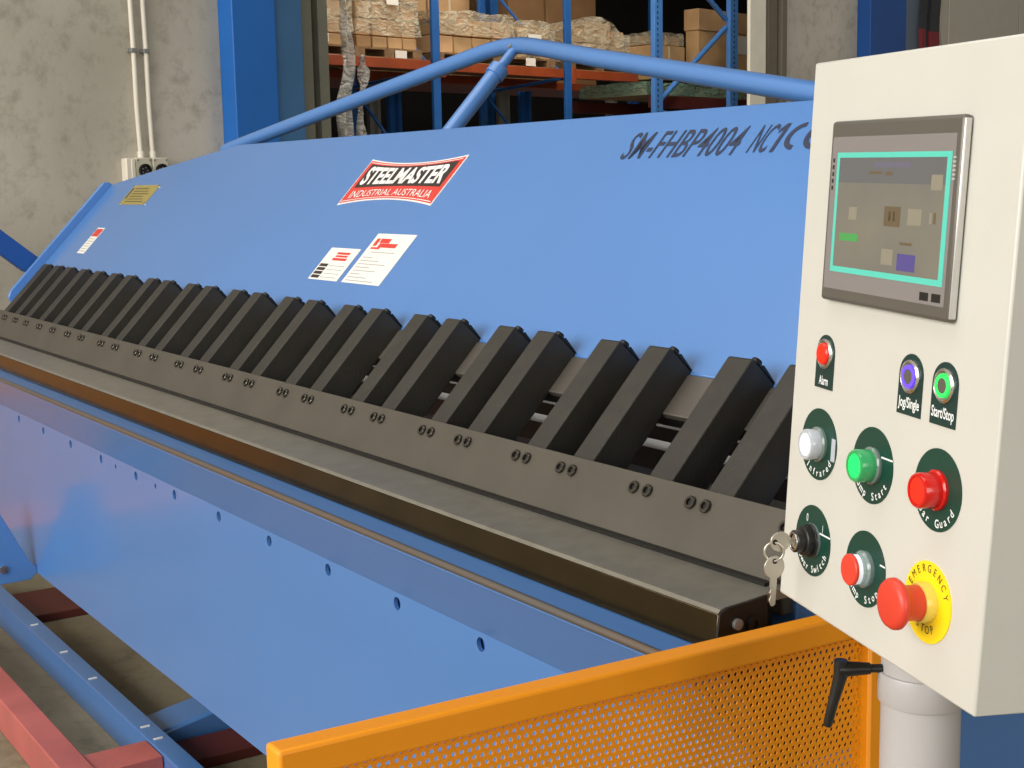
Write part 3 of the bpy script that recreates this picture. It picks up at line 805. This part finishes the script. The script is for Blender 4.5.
# large maker's sign, waisted outline
SX0, SX1, SU0, SU1 = -3.452, -2.953, 0.359, 0.526
def sw(fx, fy, n):
    # fx, fy 0..1 ; both long edges pulled in at the middle
    e = 1 - (2 * fx - 1) ** 2
    cu = (SU0 + SU1) / 2; h = (SU1 - SU0) / 2 * (1 - 0.24 * e)
    return hp(SX0 + (SX1 - SX0) * fx, cu + (2 * fy - 1) * h, n)
def sw_panel(x0, x1, y0, y1, n, th=0.0004):
    mb = MB(); bm = mb.bm; K = 20
    lo = [bm.verts.new(sw(x0 + (x1 - x0) * k / K, y0, n)) for k in range(K + 1)]
    hi = [bm.verts.new(sw(x0 + (x1 - x0) * k / K, y1, n)) for k in range(K + 1)]
    for k in range(K): bm.faces.new([lo[k], lo[k + 1], hi[k + 1], hi[k]])
    return mb
mb = MB()
K = 20
ol = [sw(k / K, 0, 0.0003) for k in range(K + 1)] + [sw(k / K, 1, 0.0003) for k in range(K, -1, -1)]
mb.prism(ol, HN * 0.0015); sg = build(mb, 'maker_sign', M['sign_white'], FM)
build(sw_panel(0.008, 0.992, 0.03, 0.97, 0.0022), 'red_border', M['sign_red'], sg, origin=WO[sg.name])
build(sw_panel(0.045, 0.955, 0.36, 0.90, 0.0026), 'black_field', M['sign_black'], sg, origin=WO[sg.name])
mb = MB()
for (x0, x1, y0, y1) in ((0.022, 0.978, 0.925, 0.94), (0.022, 0.978, 0.055, 0.07)):
    q = sw_panel(x0, x1, y0, y1, 0.0028); me_ = bpy.data.meshes.new('tmp'); q.bm.to_mesh(me_); mb.bm.from_mesh(me_); bpy.data.meshes.remove(me_); q.bm.free()
build(mb, 'white_keyline', M['sign_white'], sg, origin=WO[sg.name])
def sign_text(body, fx0, fx1, fy0, fy1, n, m, nm, bold):
    me = text_mesh(body, 1.0, 'LEFT', bold)
    xs = [v.co.x for v in me.vertices]; ys = [v.co.y for v in me.vertices]
    x0, x1, y0, y1 = min(xs), max(xs), min(ys), max(ys)
    mb = MB(); vs = [mb.bm.verts.new(sw(fx0 + (fx1 - fx0) * (v.co.x - x0) / (x1 - x0), fy0 + (fy1 - fy0) * (v.co.y - y0) / (y1 - y0), n)) for v in me.vertices]
    for p in me.polygons:
        try: mb.bm.faces.new([vs[i] for i in p.vertices])
        except ValueError: pass
    bpy.data.meshes.remove(me)
    build(mb, nm, m, sg, origin=WO[sg.name])
sign_text('STEELMASTER', 0.07, 0.93, 0.42, 0.86, 0.0030, M['sign_white'], 'main_lettering', 0.035)
sign_text('INDUSTRIAL AUSTRALIA', 0.07, 0.93, 0.11, 0.28, 0.0030, M['sign_white'], 'lower_lettering', 0.0)
# machine designation along the top right of the hood
def fit_text(body, x0, x1, u0, u1, n, bold=0.0):
    me = text_mesh(body, 1.0, 'LEFT', bold)
    xs = [v.co.x for v in me.vertices]; ys = [v.co.y for v in me.vertices]
    a, b, c, d = min(xs), max(xs), min(ys), max(ys)
    mb = MB(); vs = [mb.bm.verts.new(hp(x0 + (x1 - x0) * (v.co.x - a) / (b - a), u0 + (u1 - u0) * (v.co.y - c) / (d - c), n)) for v in me.vertices]
    for p in me.polygons:
        try: mb.bm.faces.new([vs[i] for i in p.vertices])
        except ValueError: pass
    bpy.data.meshes.remove(me)
    return mb
def merge(a, b):
    me_ = bpy.data.meshes.new('tmp'); b.bm.to_mesh(me_); a.bm.from_mesh(me_); bpy.data.meshes.remove(me_); b.bm.free(); return a
build(fit_text('SM-FHBP4004', -2.330, -1.985, 0.490, 0.566, 0.0012, 0.003), 'model_lettering', M['ink_dark'], FM)
mb = fit_text('NC', -1.952, -1.905, 0.494, 0.566, 0.0012, 0.003)
mb.poly([hp(x, u, 0.0012) for x, u in ((-1.8905, 0.494), (-1.8815, 0.494), (-1.8815, 0.566), (-1.8905, 0.566), (-1.9010, 0.552), (-1.9010, 0.541), (-1.8905, 0.552))])
build(mb, 'series_lettering', M['ink_dark'], FM)
# CE mark from arcs
def arcband(cx_, cu, R, w, a0, a1):
    q = MB(); K = 24
    for k in range(K):
        p = [math.radians(a0 + (a1 - a0) * j / K) for j in (k, k + 1)]
        pt = [(R - w, p[0]), (R, p[0]), (R, p[1]), (R - w, p[1])]
        q.poly([hp(cx_ + r * math.cos(a) * 1.0, cu + r * math.sin(a), 0.0012) for r, a in pt])
    return q
build(arcband(-1.836, 0.532, 0.034, 0.011, 95, 265), 'conformity_letter', M['ink_dark'], FM)
mb = arcband(-1.788, 0.532, 0.034, 0.011, 95, 265)
q = MB(); q.box((-1.817, 0.527, 0.0009), (-1.794, 0.537, 0.0012), HF); merge(mb, q)
build(mb, 'conformity_letter', M['ink_dark'], FM)
# stickers
def sticker(name, x0, x1, u0, u1, m=None):
    mb = MB(); mb.box((x0, u0, 0.0003), (x1, u1, 0.001), HF); return build(mb, name, m or M['paper'], FM)
def bars(parent, name, m, rects, n=0.0014):
    mb = MB()
    for x0, x1, u0, u1 in rects: mb.box((x0, u0, 0.001), (x1, u1, n), HF)
    return build(mb, name, m, parent, origin=WO[parent.name])
s1 = sticker('notice_sticker', -3.102, -2.908, 0.108, 0.266)
mb = MB(); mb.box((-3.085, 0.226, 0.001), (-3.068, 0.250, 0.0014), HF); mb.box((-3.062, 0.236, 0.001), (-3.012, 0.250, 0.0014), HF); mb.box((-3.055, 0.222, 0.001), (-2.965, 0.235, 0.0014), HF); mb.box((-3.085, 0.216, 0.001), (-3.04, 0.222, 0.0014), HF)
build(mb, 'letterhead', M['sign_red'], s1, origin=WO[s1.name])
bars(s1, 'text_line', M['ink_grey'], [(-3.07, -2.95, 0.205, 0.2075)] + [(-3.088, -3.04 + 0.11 * ((k * 7) % 5) / 5, 0.188 - 0.0105 * k, 0.1905 - 0.0105 * k) for k in range(8)])
s2 = sticker('notice_sticker', -3.290, -3.128, 0.108, 0.213)
bars(s2, 'red_logo', M['sign_red'], [(-3.235, -3.165, 0.192, 0.199), (-3.232, -3.168, 0.183, 0.189), (-3.238, -3.162, 0.172, 0.180)])
bars(s2, 'photo_strip', M['sign_black'], [(-3.283, -3.238, 0.113 + 0.0125 * k, 0.1225 + 0.0125 * k) for k in range(4)])
bars(s2, 'text_line', M['ink_grey'], [(-3.23, -3.145, 0.116 + 0.0125 * k, 0.118 + 0.0125 * k) for k in range(4)])
s3 = sticker('rating_plate', -5.285, -5.000, 0.355, 0.452, M['brass'])
bars(s3, 'engraved_line', M['sign_black'], [(-5.272, -5.258, 0.385, 0.442)] + [(-5.235, -5.05 - 0.02 * (k % 3), 0.368 + 0.013 * k, 0.371 + 0.013 * k) for k in range(6)])
for (x, u) in ((-5.279, 0.361), (-5.006, 0.361), (-5.279, 0.446), (-5.006, 0.446)):
    mb = MB(); mb.lathe([(0.005, 0), (0.0035, 0.003), (0, 0.004)], hp(x, u, 0.001), HN, 10); build(mb, 'rivet', M['chrome'], s3, origin=WO[s3.name])
s4 = sticker('warning_sticker', -5.294, -5.208, 0.112, 0.238)
bars(s4, 'red_header', M['sign_red'], [(-5.289, -5.213, 0.195, 0.232)])
bars(s4, 'text_line', M['ink_grey'], [(-5.285, -5.22 - 0.01 * (k % 2), 0.122 + 0.012 * k, 0.125 + 0.012 * k) for k in range(6)])

# ================================================================== ORANGE GUARDS
def guard(x_in, x_out, label, full):
    t = thing('safety_guard', label, 'guard', ((x_in + x_out) / 2, 0.9, FZ), 'orange perforated guards at the machine ends')
    Y0, Y1, Z0, Z1 = (0.495 if full else -0.60), 1.318, (0.05 if full else 0.10), 0.982
    tb = 0.031
    mb = MB(); mb.box((x_in, Y0, Z1 - tb), (x_out, Y1, Z1)); build(mb, 'top_rail', M['orange'], t, bevel=0.004, seg=3)
    mb = MB(); mb.box((x_in, Y0, Z0), (x_out, Y1, Z0 + tb)); build(mb, 'bottom_rail', M['orange'], t, bevel=0.004)
    for y in (Y0, Y1 - tb):
        mb = MB(); mb.box((x_in, y, FZ), (x_out, y + tb, Z1 - tb + 0.0005)); build(mb, 'post', M['orange'], t, bevel=0.004)
    # perforated sheet: staggered round holes cut through a thin plate
    xs = (x_in + x_out) / 2
    ya, yb, za, zb2 = Y0 + tb, Y1 - tb, Z0 + tb, Z1 - tb
    P = 0.0100 if full else 0.022; rowh = P * math.sqrt(3) / 2; r = P * 0.27 if full else P * 0.34
    zlow = 0.55 if full else 0.2
    vs, fs = [], []
    ncol = int((yb - ya) / P); nrow = int((zb2 - zlow) / rowh)
    y00 = ya + ((yb - ya) - ncol * P) / 2 + P / 2
    hx = [(P / 2 / math.cos(PI / 6) * math.cos(PI / 6 + k * PI / 3), P / 2 / math.cos(PI / 6) * math.sin(PI / 6 + k * PI / 3)) for k in range(6)]
    sheet = 0.0009
    for i in range(nrow):
        for j in range(ncol):
            cy_ = y00 + P * j + (P / 2 if i % 2 else 0); cz_ = zb2 - rowh * (i + 0.5)
            if cy_ > yb - P * 0.4: continue
            b0 = len(vs)
            for side, xx in ((0, xs + sheet), (1, xs - sheet)):
                for k in range(6):
                    vs.append((xx, min(max(cy_ + hx[k][0], ya - 0.004), yb + 0.004), min(max(cz_ + hx[k][1], zlow - 0.01), zb2 + 0.004)))
                for k in range(12):
                    a = PI / 6 + k * PI / 6
                    vs.append((xx, cy_ + r * math.cos(a), cz_ + r * math.sin(a)))
            for side in (0, 1):
                o = b0 + side * 18
                for k in range(6):
                    k2 = (k + 1) % 6
                    h0, h1, h2 = o + 6 + 2 * k, o + 6 + 2 * k + 1, o + 6 + (2 * k + 2) % 12
                    f1 = [o + k, o + k2, h2, h1]; f2 = [o + k, h1, h0]
                    if side: f1.reverse(); f2.reverse()
                    fs.append(f1); fs.append(f2)
            for k in range(12):
                k2 = (k + 1) % 12
                fs.append([b0 + 6 + k, b0 + 6 + k2, b0 + 24 + k2, b0 + 24 + k])
    # plain margins and lower field
    def q(y0, y1, z0, z1):
        b0 = len(vs); vs.extend([(xs + sheet, y0, z0), (xs + sheet, y1, z0), (xs + sheet, y1, z1), (xs + sheet, y0, z1)]); fs.append([b0, b0 + 1, b0 + 2, b0 + 3])
    zend = zb2 - rowh * nrow
    q(ya, yb, za, zend)
    me = bpy.data.meshes.new('perforated_sheet'); 
    L = WO[t.name]
    me.from_pydata([(a - L.x, b - L.y, c - L.z) for a, b, c in vs], [], fs); me.materials.append(M['orange'])
    o = bpy.data.objects.new('perforated_sheet', me); C.objects.link(o); o.parent = t
    # the whole guard leans: its top falls about a degree toward the rear
    for ch in t.children:
        for v in ch.data.vertices:
            v.co.z -= (v.co.y + L.y - Y0) * 0.0205 * v.co.z / (Z1 - FZ)
    return t
guard(-1.181, -1.15, 'orange perforated guard in the foreground at the right machine end', True)
guard(-5.98, -5.95, 'orange perforated guard at the far left machine end, seen as a reflection', False)

# ================================================================== RED SKID
t = thing('transport_skid', 'red steel skid frame lying on the floor under the machine', 'skid', (-3.6, 1.0, FZ))
mb = MB(); mb.box((-5.92, 0.957, FZ), (-1.3, 1.039, FZ + 0.111)); build(mb, 'long_rail', M['red_skid'], t, bevel=0.004)
mb = MB(); mb.box((-5.9, 2.36, FZ), (-1.3, 2.43, FZ + 0.111)); build(mb, 'long_rail', M['red_skid'], t, bevel=0.004)
for x0, x1, front in ((-5.78, -5.42, False), (-3.89, -3.72, True), (-2.1, -1.93, True)):
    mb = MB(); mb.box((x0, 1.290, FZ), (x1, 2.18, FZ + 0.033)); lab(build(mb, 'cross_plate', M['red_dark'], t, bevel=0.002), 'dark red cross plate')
    if front:
        mb = MB(); mb.box((x0 + 0.11, 1.040, FZ), (x1 + 0.08, 1.223, FZ + 0.105)); build(mb, 'short_block', M['red_skid'], t, bevel=0.003)

# ================================================================== CONTROL PEDESTAL
EP = V((-0.86057428, 0.88434733, 1.59387282)); EU = V((0.95015075, -0.31133337, -0.01688463)); ED = V((-0.03308039, -0.04681311, -0.99835576)); EN = V((-0.31003104, -0.94914702, 0.05477854))
EUP = -ED
EW, EH, EDEP = 0.2958, 0.4617, 0.165
def ef(u, v, n=0.0): return EP + EU * (u / 1000) + ED * (v / 1000) + EN * n       # millimetres on the panel from its top left corner
def eframe(u, v, n=0.0): return (ef(u, v, n), EU, EUP, EN)
PC = V((-0.7665, 0.9215, FZ))
CP = thing('control_pedestal', 'cream control box with a touch screen and push buttons on a grey pole', 'control box', PC)
mb = MB(); mb.box((-0.0022, -EH, -EDEP), (EW, 0, 0), (EP, EU, EUP, EN)); build(mb, 'enclosure', M['cream'], CP, bevel=0.0018, seg=2)
mb = MB(); mb.lathe([(0.0, 0.0), (0.0334, 0.0), (0.0334, 1.128 - FZ), (0, 1.128 - FZ)], PC, UP, 40); build(mb, 'pole', M['pole'], CP, smooth=40)
mb = MB(); mb.lathe([(0.0334, 0), (0.0358, 0.0005), (0.0362, 0.0012), (0.0362, 0.0255), (0.0357, 0.0265), (0.0334, 0.0268)], PC + V((0, 0, 1.0535 - FZ)), UP, 40); build(mb, 'clamp_collar', M['pole'], CP, smooth=40)
mb = MB(); mb.lathe([(0, 0), (0.13, 0), (0.13, 0.012), (0.0, 0.012)], PC, UP, 32); build(mb, 'base_plate', M['pole'], CP, bevel=0.002)
# clamping lever
LD = V((-0.5545, -0.832, 0.0)).normalized()
lc = PC + LD * 0.036 + V((0, 0, 1.0825 - FZ))
mb = MB(); mb.lathe([(0.0036, 0), (0.0036, 0.013), (0.0050, 0.014), (0.0062, 0.030), (0.0068, 0.034), (0.0068, 0.041), (0, 0.042)], lc - LD * 0.006, LD, 18); lv = build(mb, 'clamp_lever', M['black'], CP, smooth=40)
hb = lc + LD * 0.033
mb = MB(); mb.tube([hb + V((0, 0, 0.008)), hb + V((0, 0, -0.006)), hb + LD * 0.006 + V((0, 0, -0.030)), hb + LD * 0.010 + V((0, 0, -0.048)), hb + LD * 0.0105 + V((0, 0, -0.051))], [0.0058, 0.0060, 0.0046, 0.0041, 0.0032], 14); build(mb, 'handle', M['black'], lv, origin=WO[lv.name], smooth=50)

# touch screen
hm = None
mb = MB(); mb.box((0, -0.1446, 0), (0.1875, 0, 0.0075), eframe(48.8, 50.2)); hm = build(mb, 'touch_screen', M['hmi_body'], CP, bevel=0.003, seg=3)
HO = WO[hm.name]
def hpart(name, m, u0, v0, u1, v1, n0, n1, bevel=0.0):
    u0, u1 = 48.8 + (u0 - 47) * 1.0348, 48.8 + (u1 - 47) * 1.0348
    mb = MB(); mb.box((0, -(v1 - v0) / 1000, n0), ((u1 - u0) / 1000, 0, n1), eframe(u0, v0)); return build(mb, name, m, hm, origin=HO, bevel=bevel)
hpart('bezel_edge', M['hmi_side'], 225.6, 52.5, 228.4, 192.5, 0.001, 0.0066, 0.001)
hpart('screen_surround', M['hmi_face'], 51.5, 63, 221.5, 184.5, 0.0074, 0.0077)
for a in ((60.5, 75.5, 218, 79.5), (60.5, 166, 218, 170.5), (60.5, 79.5, 64.5, 166), (212.5, 79.5, 218, 166)):
    hpart('teal_frame', M['teal'], *a, 0.0077, 0.0080)
hpart('display', M['screen'], 64.5, 79.5, 212.5, 166, 0.0077, 0.0079)
hpart('header_bar', M['screen_dark'], 64.6, 79.6, 212.4, 99, 0.0079, 0.00795)
def icon(m, u0, v0, u1, v1): hpart('screen_icon', m, u0, v0, u1, v1, 0.00795, 0.0080)
icon(M['icon_brown'], 136, 116, 158, 131)
icon(M['icon_pale'], 142, 120, 145, 127); icon(M['icon_pale'], 148, 120, 151, 127)
icon(M['icon_green'], 72, 139, 100, 145)
icon(M['icon_violet'], 158, 150.5, 182, 163)
icon(M['icon_pale'], 195, 92, 209, 103); icon(M['icon_pale'], 168, 117, 186, 129); icon(M['icon_pale'], 136, 148, 152, 160); icon(M['icon_pale'], 84, 118, 96, 128)
icon(M['icon_pale'], 196, 119, 199, 127); icon(M['icon_brown'], 201, 119, 204, 127)
icon(M['icon_brown'], 110, 90, 128, 92); icon(M['icon_brown'], 134, 90, 143, 93); icon(M['icon_dim'], 116, 83, 168, 87)
icon(M['icon_brown'], 160, 142, 176, 144)
hpart('function_key', M['black'], 191, 176, 202, 182, 0.0075, 0.0079); hpart('function_key', M['black'], 206, 176, 217, 182, 0.0075, 0.0079)
mb = MB()
for k in range(6): mb.box((0, -0.0014, 0.0075), (0.0035, 0, 0.00785), eframe(227.0, 79 + 3 * k))
build(mb, 'side_vent_mark', M['hmi_side'], hm, origin=HO)
mb = MB()
for k in range(5): mb.box((0, -0.003, 0.0075), (0.0028, 0, 0.00785), eframe(55.5, 80 + 5.5 * k))
build(mb, 'side_mark', M['black'], hm, origin=HO)

# arched labels with small ring buttons
def fit_flat(body, width, height, F, h, bold=0.0):
    me = text_mesh(body, 1.0, 'LEFT', bold); O, X, Y, Z = F
    xs = [v.co.x for v in me.vertices]; ys = [v.co.y for v in me.vertices]
    a, b, c, d = min(xs), max(xs), min(ys), max(ys); mb = MB()
    vs = [mb.bm.verts.new(O + X * (((v.co.x - a) / (b - a) - 0.5) * width) + Y * ((v.co.y - c) / (d - c) * height) + Z * h) for v in me.vertices]
    for p in me.polygons:
        try: mb.bm.faces.new([vs[i] for i in p.vertices])
        except ValueError: pass
    bpy.data.meshes.remove(me); return mb
def arched(u, text, kind, label, w=0.0162):
    mb = MB()
    pts = []
    for k in range(17):
        a = PI * k / 16
        pts.append(ef(u, 239.5, 0.0) + EU * w * math.cos(a) + EUP * w * math.sin(a))
    pts += [ef(u, 269.5, 0) - EU * w, ef(u, 269.5, 0) + EU * w]
    mb.prism(pts, EN * 0.0008); pl = build(mb, 'button_label', M['navy_label'], CP)
    mb = fit_flat(text, 0.0150 if len(text) < 7 else 0.0285, 0.0075 if len(text) < 7 else 0.0105, eframe(u, 266.5), 0.0010, 0.015)
    build(mb, 'lettering', M['white_ink'], pl, origin=WO[pl.name])
    c = ef(u, 240.3, 0.0008)
    mb = MB(); mb.lathe([(0.0128, 0), (0.0126, 0.0014), (0.0108, 0.0024), (0.0100, 0.0020), (0, 0.0020)], c, EN, 32); b = build(mb, 'push_button', M['chrome'], CP, smooth=40)
    lab(b, label)
    if kind == 'red':
        mb = MB(); mb.lathe([(0.0088, 0.002), (0.0088, 0.0034), (0.0080, 0.0042), (0, 0.0044)], c, EN, 28); build(mb, 'lens', M['red_lens'], b, origin=WO[b.name], smooth=40)
    else:
        mb = MB(); mb.lathe([(0.0086, 0.0019), (0.0086, 0.0028), (0.0058, 0.0028), (0.0058, 0.0019)], c, EN, 32); build(mb, 'lit_ring', M[kind], b, origin=WO[b.name], smooth=40)
        mb = MB(); mb.lathe([(0.0056, 0.0019), (0.0056, 0.0026), (0, 0.0026)], c, EN, 24); build(mb, 'centre', M['hmi_body'], b, origin=WO[b.name], smooth=40)
arched(52.3, 'Alarm', 'red', 'small red alarm lamp', 0.0150)
arched(184, 'Jog/Single', 'violet_led', 'steel button with a violet lit ring')
arched(229, 'Start/Stop', 'green_led', 'steel button with a green lit ring')

# round green labels
def disc(u, v, texts, line=None, tone='green_disc', r=0.0302):
    mb = MB(); mb.lathe([(0, 0), (r, 0), (r, 0.0008), (0, 0.0008)], ef(u, v, 0), EN, 48); d = build(mb, 'button_label', M[tone], CP)
    mb = MB()
    for (body, a0, a1) in texts:
        mb.arc_text(body, 0.0086, eframe(u, v, 0.0), 0.0272, a0, a1, True, sx=0.9, h=0.0009, bold=0.014)
    build(mb, 'lettering', M['white_ink'], d, origin=WO[d.name])
    if line:
        mb = MB(); mb.box((line[0], 0.0085, 0.0008), (line[1], 0.0098, 0.0010), eframe(u, v)); build(mb, 'cover_glint', M['white_ink'], d, origin=WO[d.name])  # white bar painted as a reflection off the clear cover's edge
    return d
def cap(u, v, body, lens, label, ring='clear_ring', h=0.0150):
    c = ef(u, v, 0.0008)
    mb = MB(); mb.lathe([(0.0148, 0), (0.0148, 0.0022), (0.0136, 0.0034), (0.0128, 0.0034)], c, EN, 36); b = build(mb, 'push_button', M[ring], CP, smooth=40)
    lab(b, label)
    mb = MB(); mb.lathe([(0.0127, 0.001), (0.0130, h - 0.0015), (0.0120, h), (0.0100, h), (0.0100, h - 0.0012), (0, h - 0.0012)], c, EN, 36); build(mb, 'cap_body', M[body], b, origin=WO[b.name], smooth=40)
    mb = MB(); mb.lathe([(0.0098, h - 0.0012), (0.0096, h - 0.0004), (0, h - 0.0002)], c, EN, 32); build(mb, 'lens', M[lens], b, origin=WO[b.name], smooth=40)
    return b
d = disc(51.5, 317, [('Infrared', 225, 335)])
mb = MB(); mb.box((0.022, -0.010, 0.0008), (0.0285, 0.009, 0.001), eframe(51.5, 317)); build(mb, 'clear_tab', M['white_body'], d, origin=WO[d.name])
cap(51.5, 317, 'white_body', 'white_lens', 'white lit push button', h=0.0130)
disc(139, 317, [('Pump', 205, 258), ('Start', 275, 335)], (0.013, 0.0295))
cap(139, 317, 'green_body', 'green_lens', 'green lit push button', h=0.0160)
disc(230, 316, [('Rear', 205, 255), ('Guard', 272, 335)])
cap(230, 316, 'red_body', 'red_lens', 'raised red push button', ring='red_body', h=0.0168)
disc(140, 400, [('Pump', 205, 258), ('Stop', 275, 330)], (0.022, 0.0295))
c = ef(140, 400, 0.0008)
mb = MB(); mb.lathe([(0.0148, 0), (0.0148, 0.003), (0.0130, 0.005), (0.0130, 0.0085)], c, EN, 36); b = build(mb, 'push_button', M['clear_ring'], CP, smooth=40); lab(b, 'flat red stop push button in a clear ring')
mb = MB(); mb.lathe([(0.0118, 0.002), (0.0118, 0.0135), (0, 0.0135)], c, EN, 32); build(mb, 'cap_body', M['white_lens'], b, origin=WO[b.name], smooth=40)
mb = MB(); mb.lathe([(0.0126, 0.0118), (0.0126, 0.0138), (0.0118, 0.0146), (0, 0.0148)], c, EN, 32); build(mb, 'lens', M['red_estop'], b, origin=WO[b.name], smooth=40)
# key switch
d = disc(52.5, 400, [('Power', 205, 262), ('Switch', 272, 345)], (0.010, 0.0300))
mb = MB(); mb.add_text('0', 0.0095, eframe(41.5, 385.5, 0.0), sx=0.7, align='CENTER', h=0.0006); mb.add_text('1', 0.0095, eframe(69, 389.5, 0.0), sx=0.7, align='CENTER', h=0.0006); build(mb, 'position_marks', M['white_ink'], d, origin=WO[d.name])
c = ef(52.5, 400, 0.0008)
mb = MB(); mb.lathe([(0.0148, 0), (0.0148, 0.003), (0.0140, 0.004), (0.0125, 0.004), (0.0125, 0.0095), (0.0110, 0.0105), (0.0095, 0.0105), (0.0095, 0.0170), (0.0085, 0.0180), (0.0070, 0.0180), (0.0066, 0.0160), (0, 0.0160)], c, EN, 36)
ks = build(mb, 'key_switch', M['black'], CP, smooth=40); lab(ks, 'black key switch')
mb = MB(); mb.lathe([(0.0150, 0.0002), (0.0150, 0.0022), (0.0128, 0.0026)], c, EN, 36); build(mb, 'clear_ring', M['clear_ring'], ks, origin=WO[ks.name], smooth=40)
mb = MB(); mb.torus(c + EN * 0.0178, EN, 0.0072, 0.0008, 28, 8); mb.lathe([(0.0062, 0.0160), (0.0060, 0.0168), (0, 0.0168)], c, EN, 24); build(mb, 'lock_barrel', M['chrome'], ks, origin=WO[ks.name], smooth=40)
# emergency stop
mb = MB(); mb.lathe([(0, 0), (0.0302, 0), (0.0302, 0.0010), (0, 0.0010)], ef(229.5, 399.5, 0), EN, 48); d = build(mb, 'emergency_label', M['yellow'], CP)
lab(d, 'round yellow emergency stop label')
mb = MB(); mb.arc_text('EMERGENCY', 0.0084, eframe(229.5, 399.5, 0), 0.0222, 165, 15, False, sx=0.8, h=0.0011)
mb.arc_text('STOP', 0.0088, eframe(229.5, 399.5, 0), 0.0232, 235, 305, True, sx=0.8, h=0.0011); build(mb, 'lettering', M['sign_black'], d, origin=WO[d.name])
c = ef(229.5, 399.5, 0.001)
mb = MB(); mb.lathe([(0.0150, 0), (0.0150, 0.006), (0.0140, 0.0085), (0, 0.0085)], c, EN, 36); es = build(mb, 'emergency_button', M['yellow_clear'], CP, smooth=40); lab(es, 'red mushroom emergency stop button')
mb = MB(); mb.lathe([(0.0130, 0.0075), (0.0130, 0.0180), (0.0142, 0.0215), (0.0176, 0.0240), (0.0190, 0.0258), (0.0188, 0.0285), (0.0172, 0.0310), (0.0140, 0.0318), (0, 0.0322)], c, EN, 40); build(mb, 'mushroom_head', M['red_estop'], es, origin=WO[es.name], smooth=60)

# ---------------- keys hanging from the key switch
kp = ef(52.5, 400, 0.0178)
KT = thing('key_bunch', 'two steel keys on a split ring hanging from the key switch', 'keys', kp)
def key(c, ax, name, sc=1.0):
    # c: bow centre, ax: direction of the blade in the EN / ED plane
    side = EU.cross(ax).normalized()
    mb = MB(); pts = []
    R = 0.0115 * sc
    for k in range(25):
        a = math.radians(24 + (360 - 48) * k / 24)
        pts.append(c + ax * R * math.cos(a) + side * R * math.sin(a) * 0.95)
    L = 0.028 * sc; w = 0.0036 * sc
    pts += [c + ax * R * 1.0 - side * w, c + ax * (R + L * 0.3) - side * w, c + ax * (R + L * 0.36) - side * w * 0.55, c + ax * (R + L * 0.5) - side * w, c + ax * (R + L * 0.62) - side * w * 0.5, c + ax * (R + L * 0.78) - side * w, c + ax * (R + L) - side * w * 0.2,
            c + ax * (R + L) + side * w * 0.4, c + ax * (R + L * 0.93) + side * w, c + ax * R * 1.0 + side * w]
    mb.prism([p - EU * 0.0009 for p in pts], EU * 0.0018)
    o = build(mb, name, M['chrome_key'], KT, bevel=0.0004)
    mb = MB(); mb.lathe([(0.0024, -0.0010), (0.0024, 0.0010), (0, 0.0010)], c - ax * R * 0.55, EU, 14); build(mb, 'ring_hole', M['socket'], o, origin=WO[o.name])
    return o
M['chrome_key'] = mat('nickel_key', (190, 184, 172), 0.34, metal=0.85, var=0.06)
kc = kp + EN * 0.0130
key(kc, -EN, 'key', 0.80)
rc = kc + EN * 0.0050 + ED * 0.0085
mb = MB(); mb.torus(rc, (EU + EN * 0.4).normalized(), 0.0080, 0.0011, 32, 8); build(mb, 'split_ring', M['chrome_key'], KT, smooth=60)
kc2 = rc + ED * 0.0135 - EN * 0.001
key(kc2, (ED + EN * 0.0).normalized(), 'key', 0.86)

# ================================================================== LIGHT
def area(name, loc, target, sx, sy, power, col=(1, 1, 1)):
    d = bpy.data.lights.new(name, 'AREA'); d.shape = 'RECTANGLE'; d.size = sx; d.size_y = sy; d.energy = power; d.color = col
    o = bpy.data.objects.new(name, d); C.objects.link(o); o.location = V(loc)
    dr = (V(target) - V(loc)).normalized(); o.rotation_euler = dr.to_track_quat('-Z', 'Y').to_euler()
    return o
# the open roller door on the operator's side, and the roof sheets that let daylight in, plus added fills
area('roller_door_daylight', (-2.2, -7.0, 4.1), (-2.6, 1.5, 0.9), 8.0, 4.0, 1080, (1.0, 0.975, 0.93))
area('side_fill', (7.5, -2.5, 3.2), (-1.5, 1.5, 1.2), 4.0, 4.0, 330, (1.0, 0.97, 0.92))  # added fill for the right-hand faces; no door known on this side
area('roof_skylight', (-3.0, -0.5, 6.8), (-3.0, -0.2, 0), 7.0, 2.5, 200, (1.0, 0.98, 0.95))
area('rear_wall_fill', (-3.5, 6.5, 6.8), (-6.5, 9.5, 1.5), 3.0, 3.0, 150, (1.0, 0.97, 0.93))  # added fill aimed at the right wall, not an actual roof sheet
area('rack_bay_fill', tuple(bp(4.2, -0.7, 4.9)), tuple(bp(4.8, -2.8, 2.4)), 4.0, 0.5, 150, (1.0, 0.93, 0.82))  # added fill over the rack loads; no fitting known in the bay
w = bpy.data.worlds.new('workshop_air'); bpy.context.scene.world = w; w.use_nodes = True
bg = w.node_tree.nodes['Background']; bg.inputs[0].default_value = (1.0, 0.97, 0.93, 1); bg.inputs[1].default_value = 0.30
vs_ = bpy.context.scene.view_settings
vs_.view_transform = 'Standard'; vs_.look = 'None'; vs_.gamma = 1.0; vs_.use_curve_mapping = False; vs_.exposure = -0.15
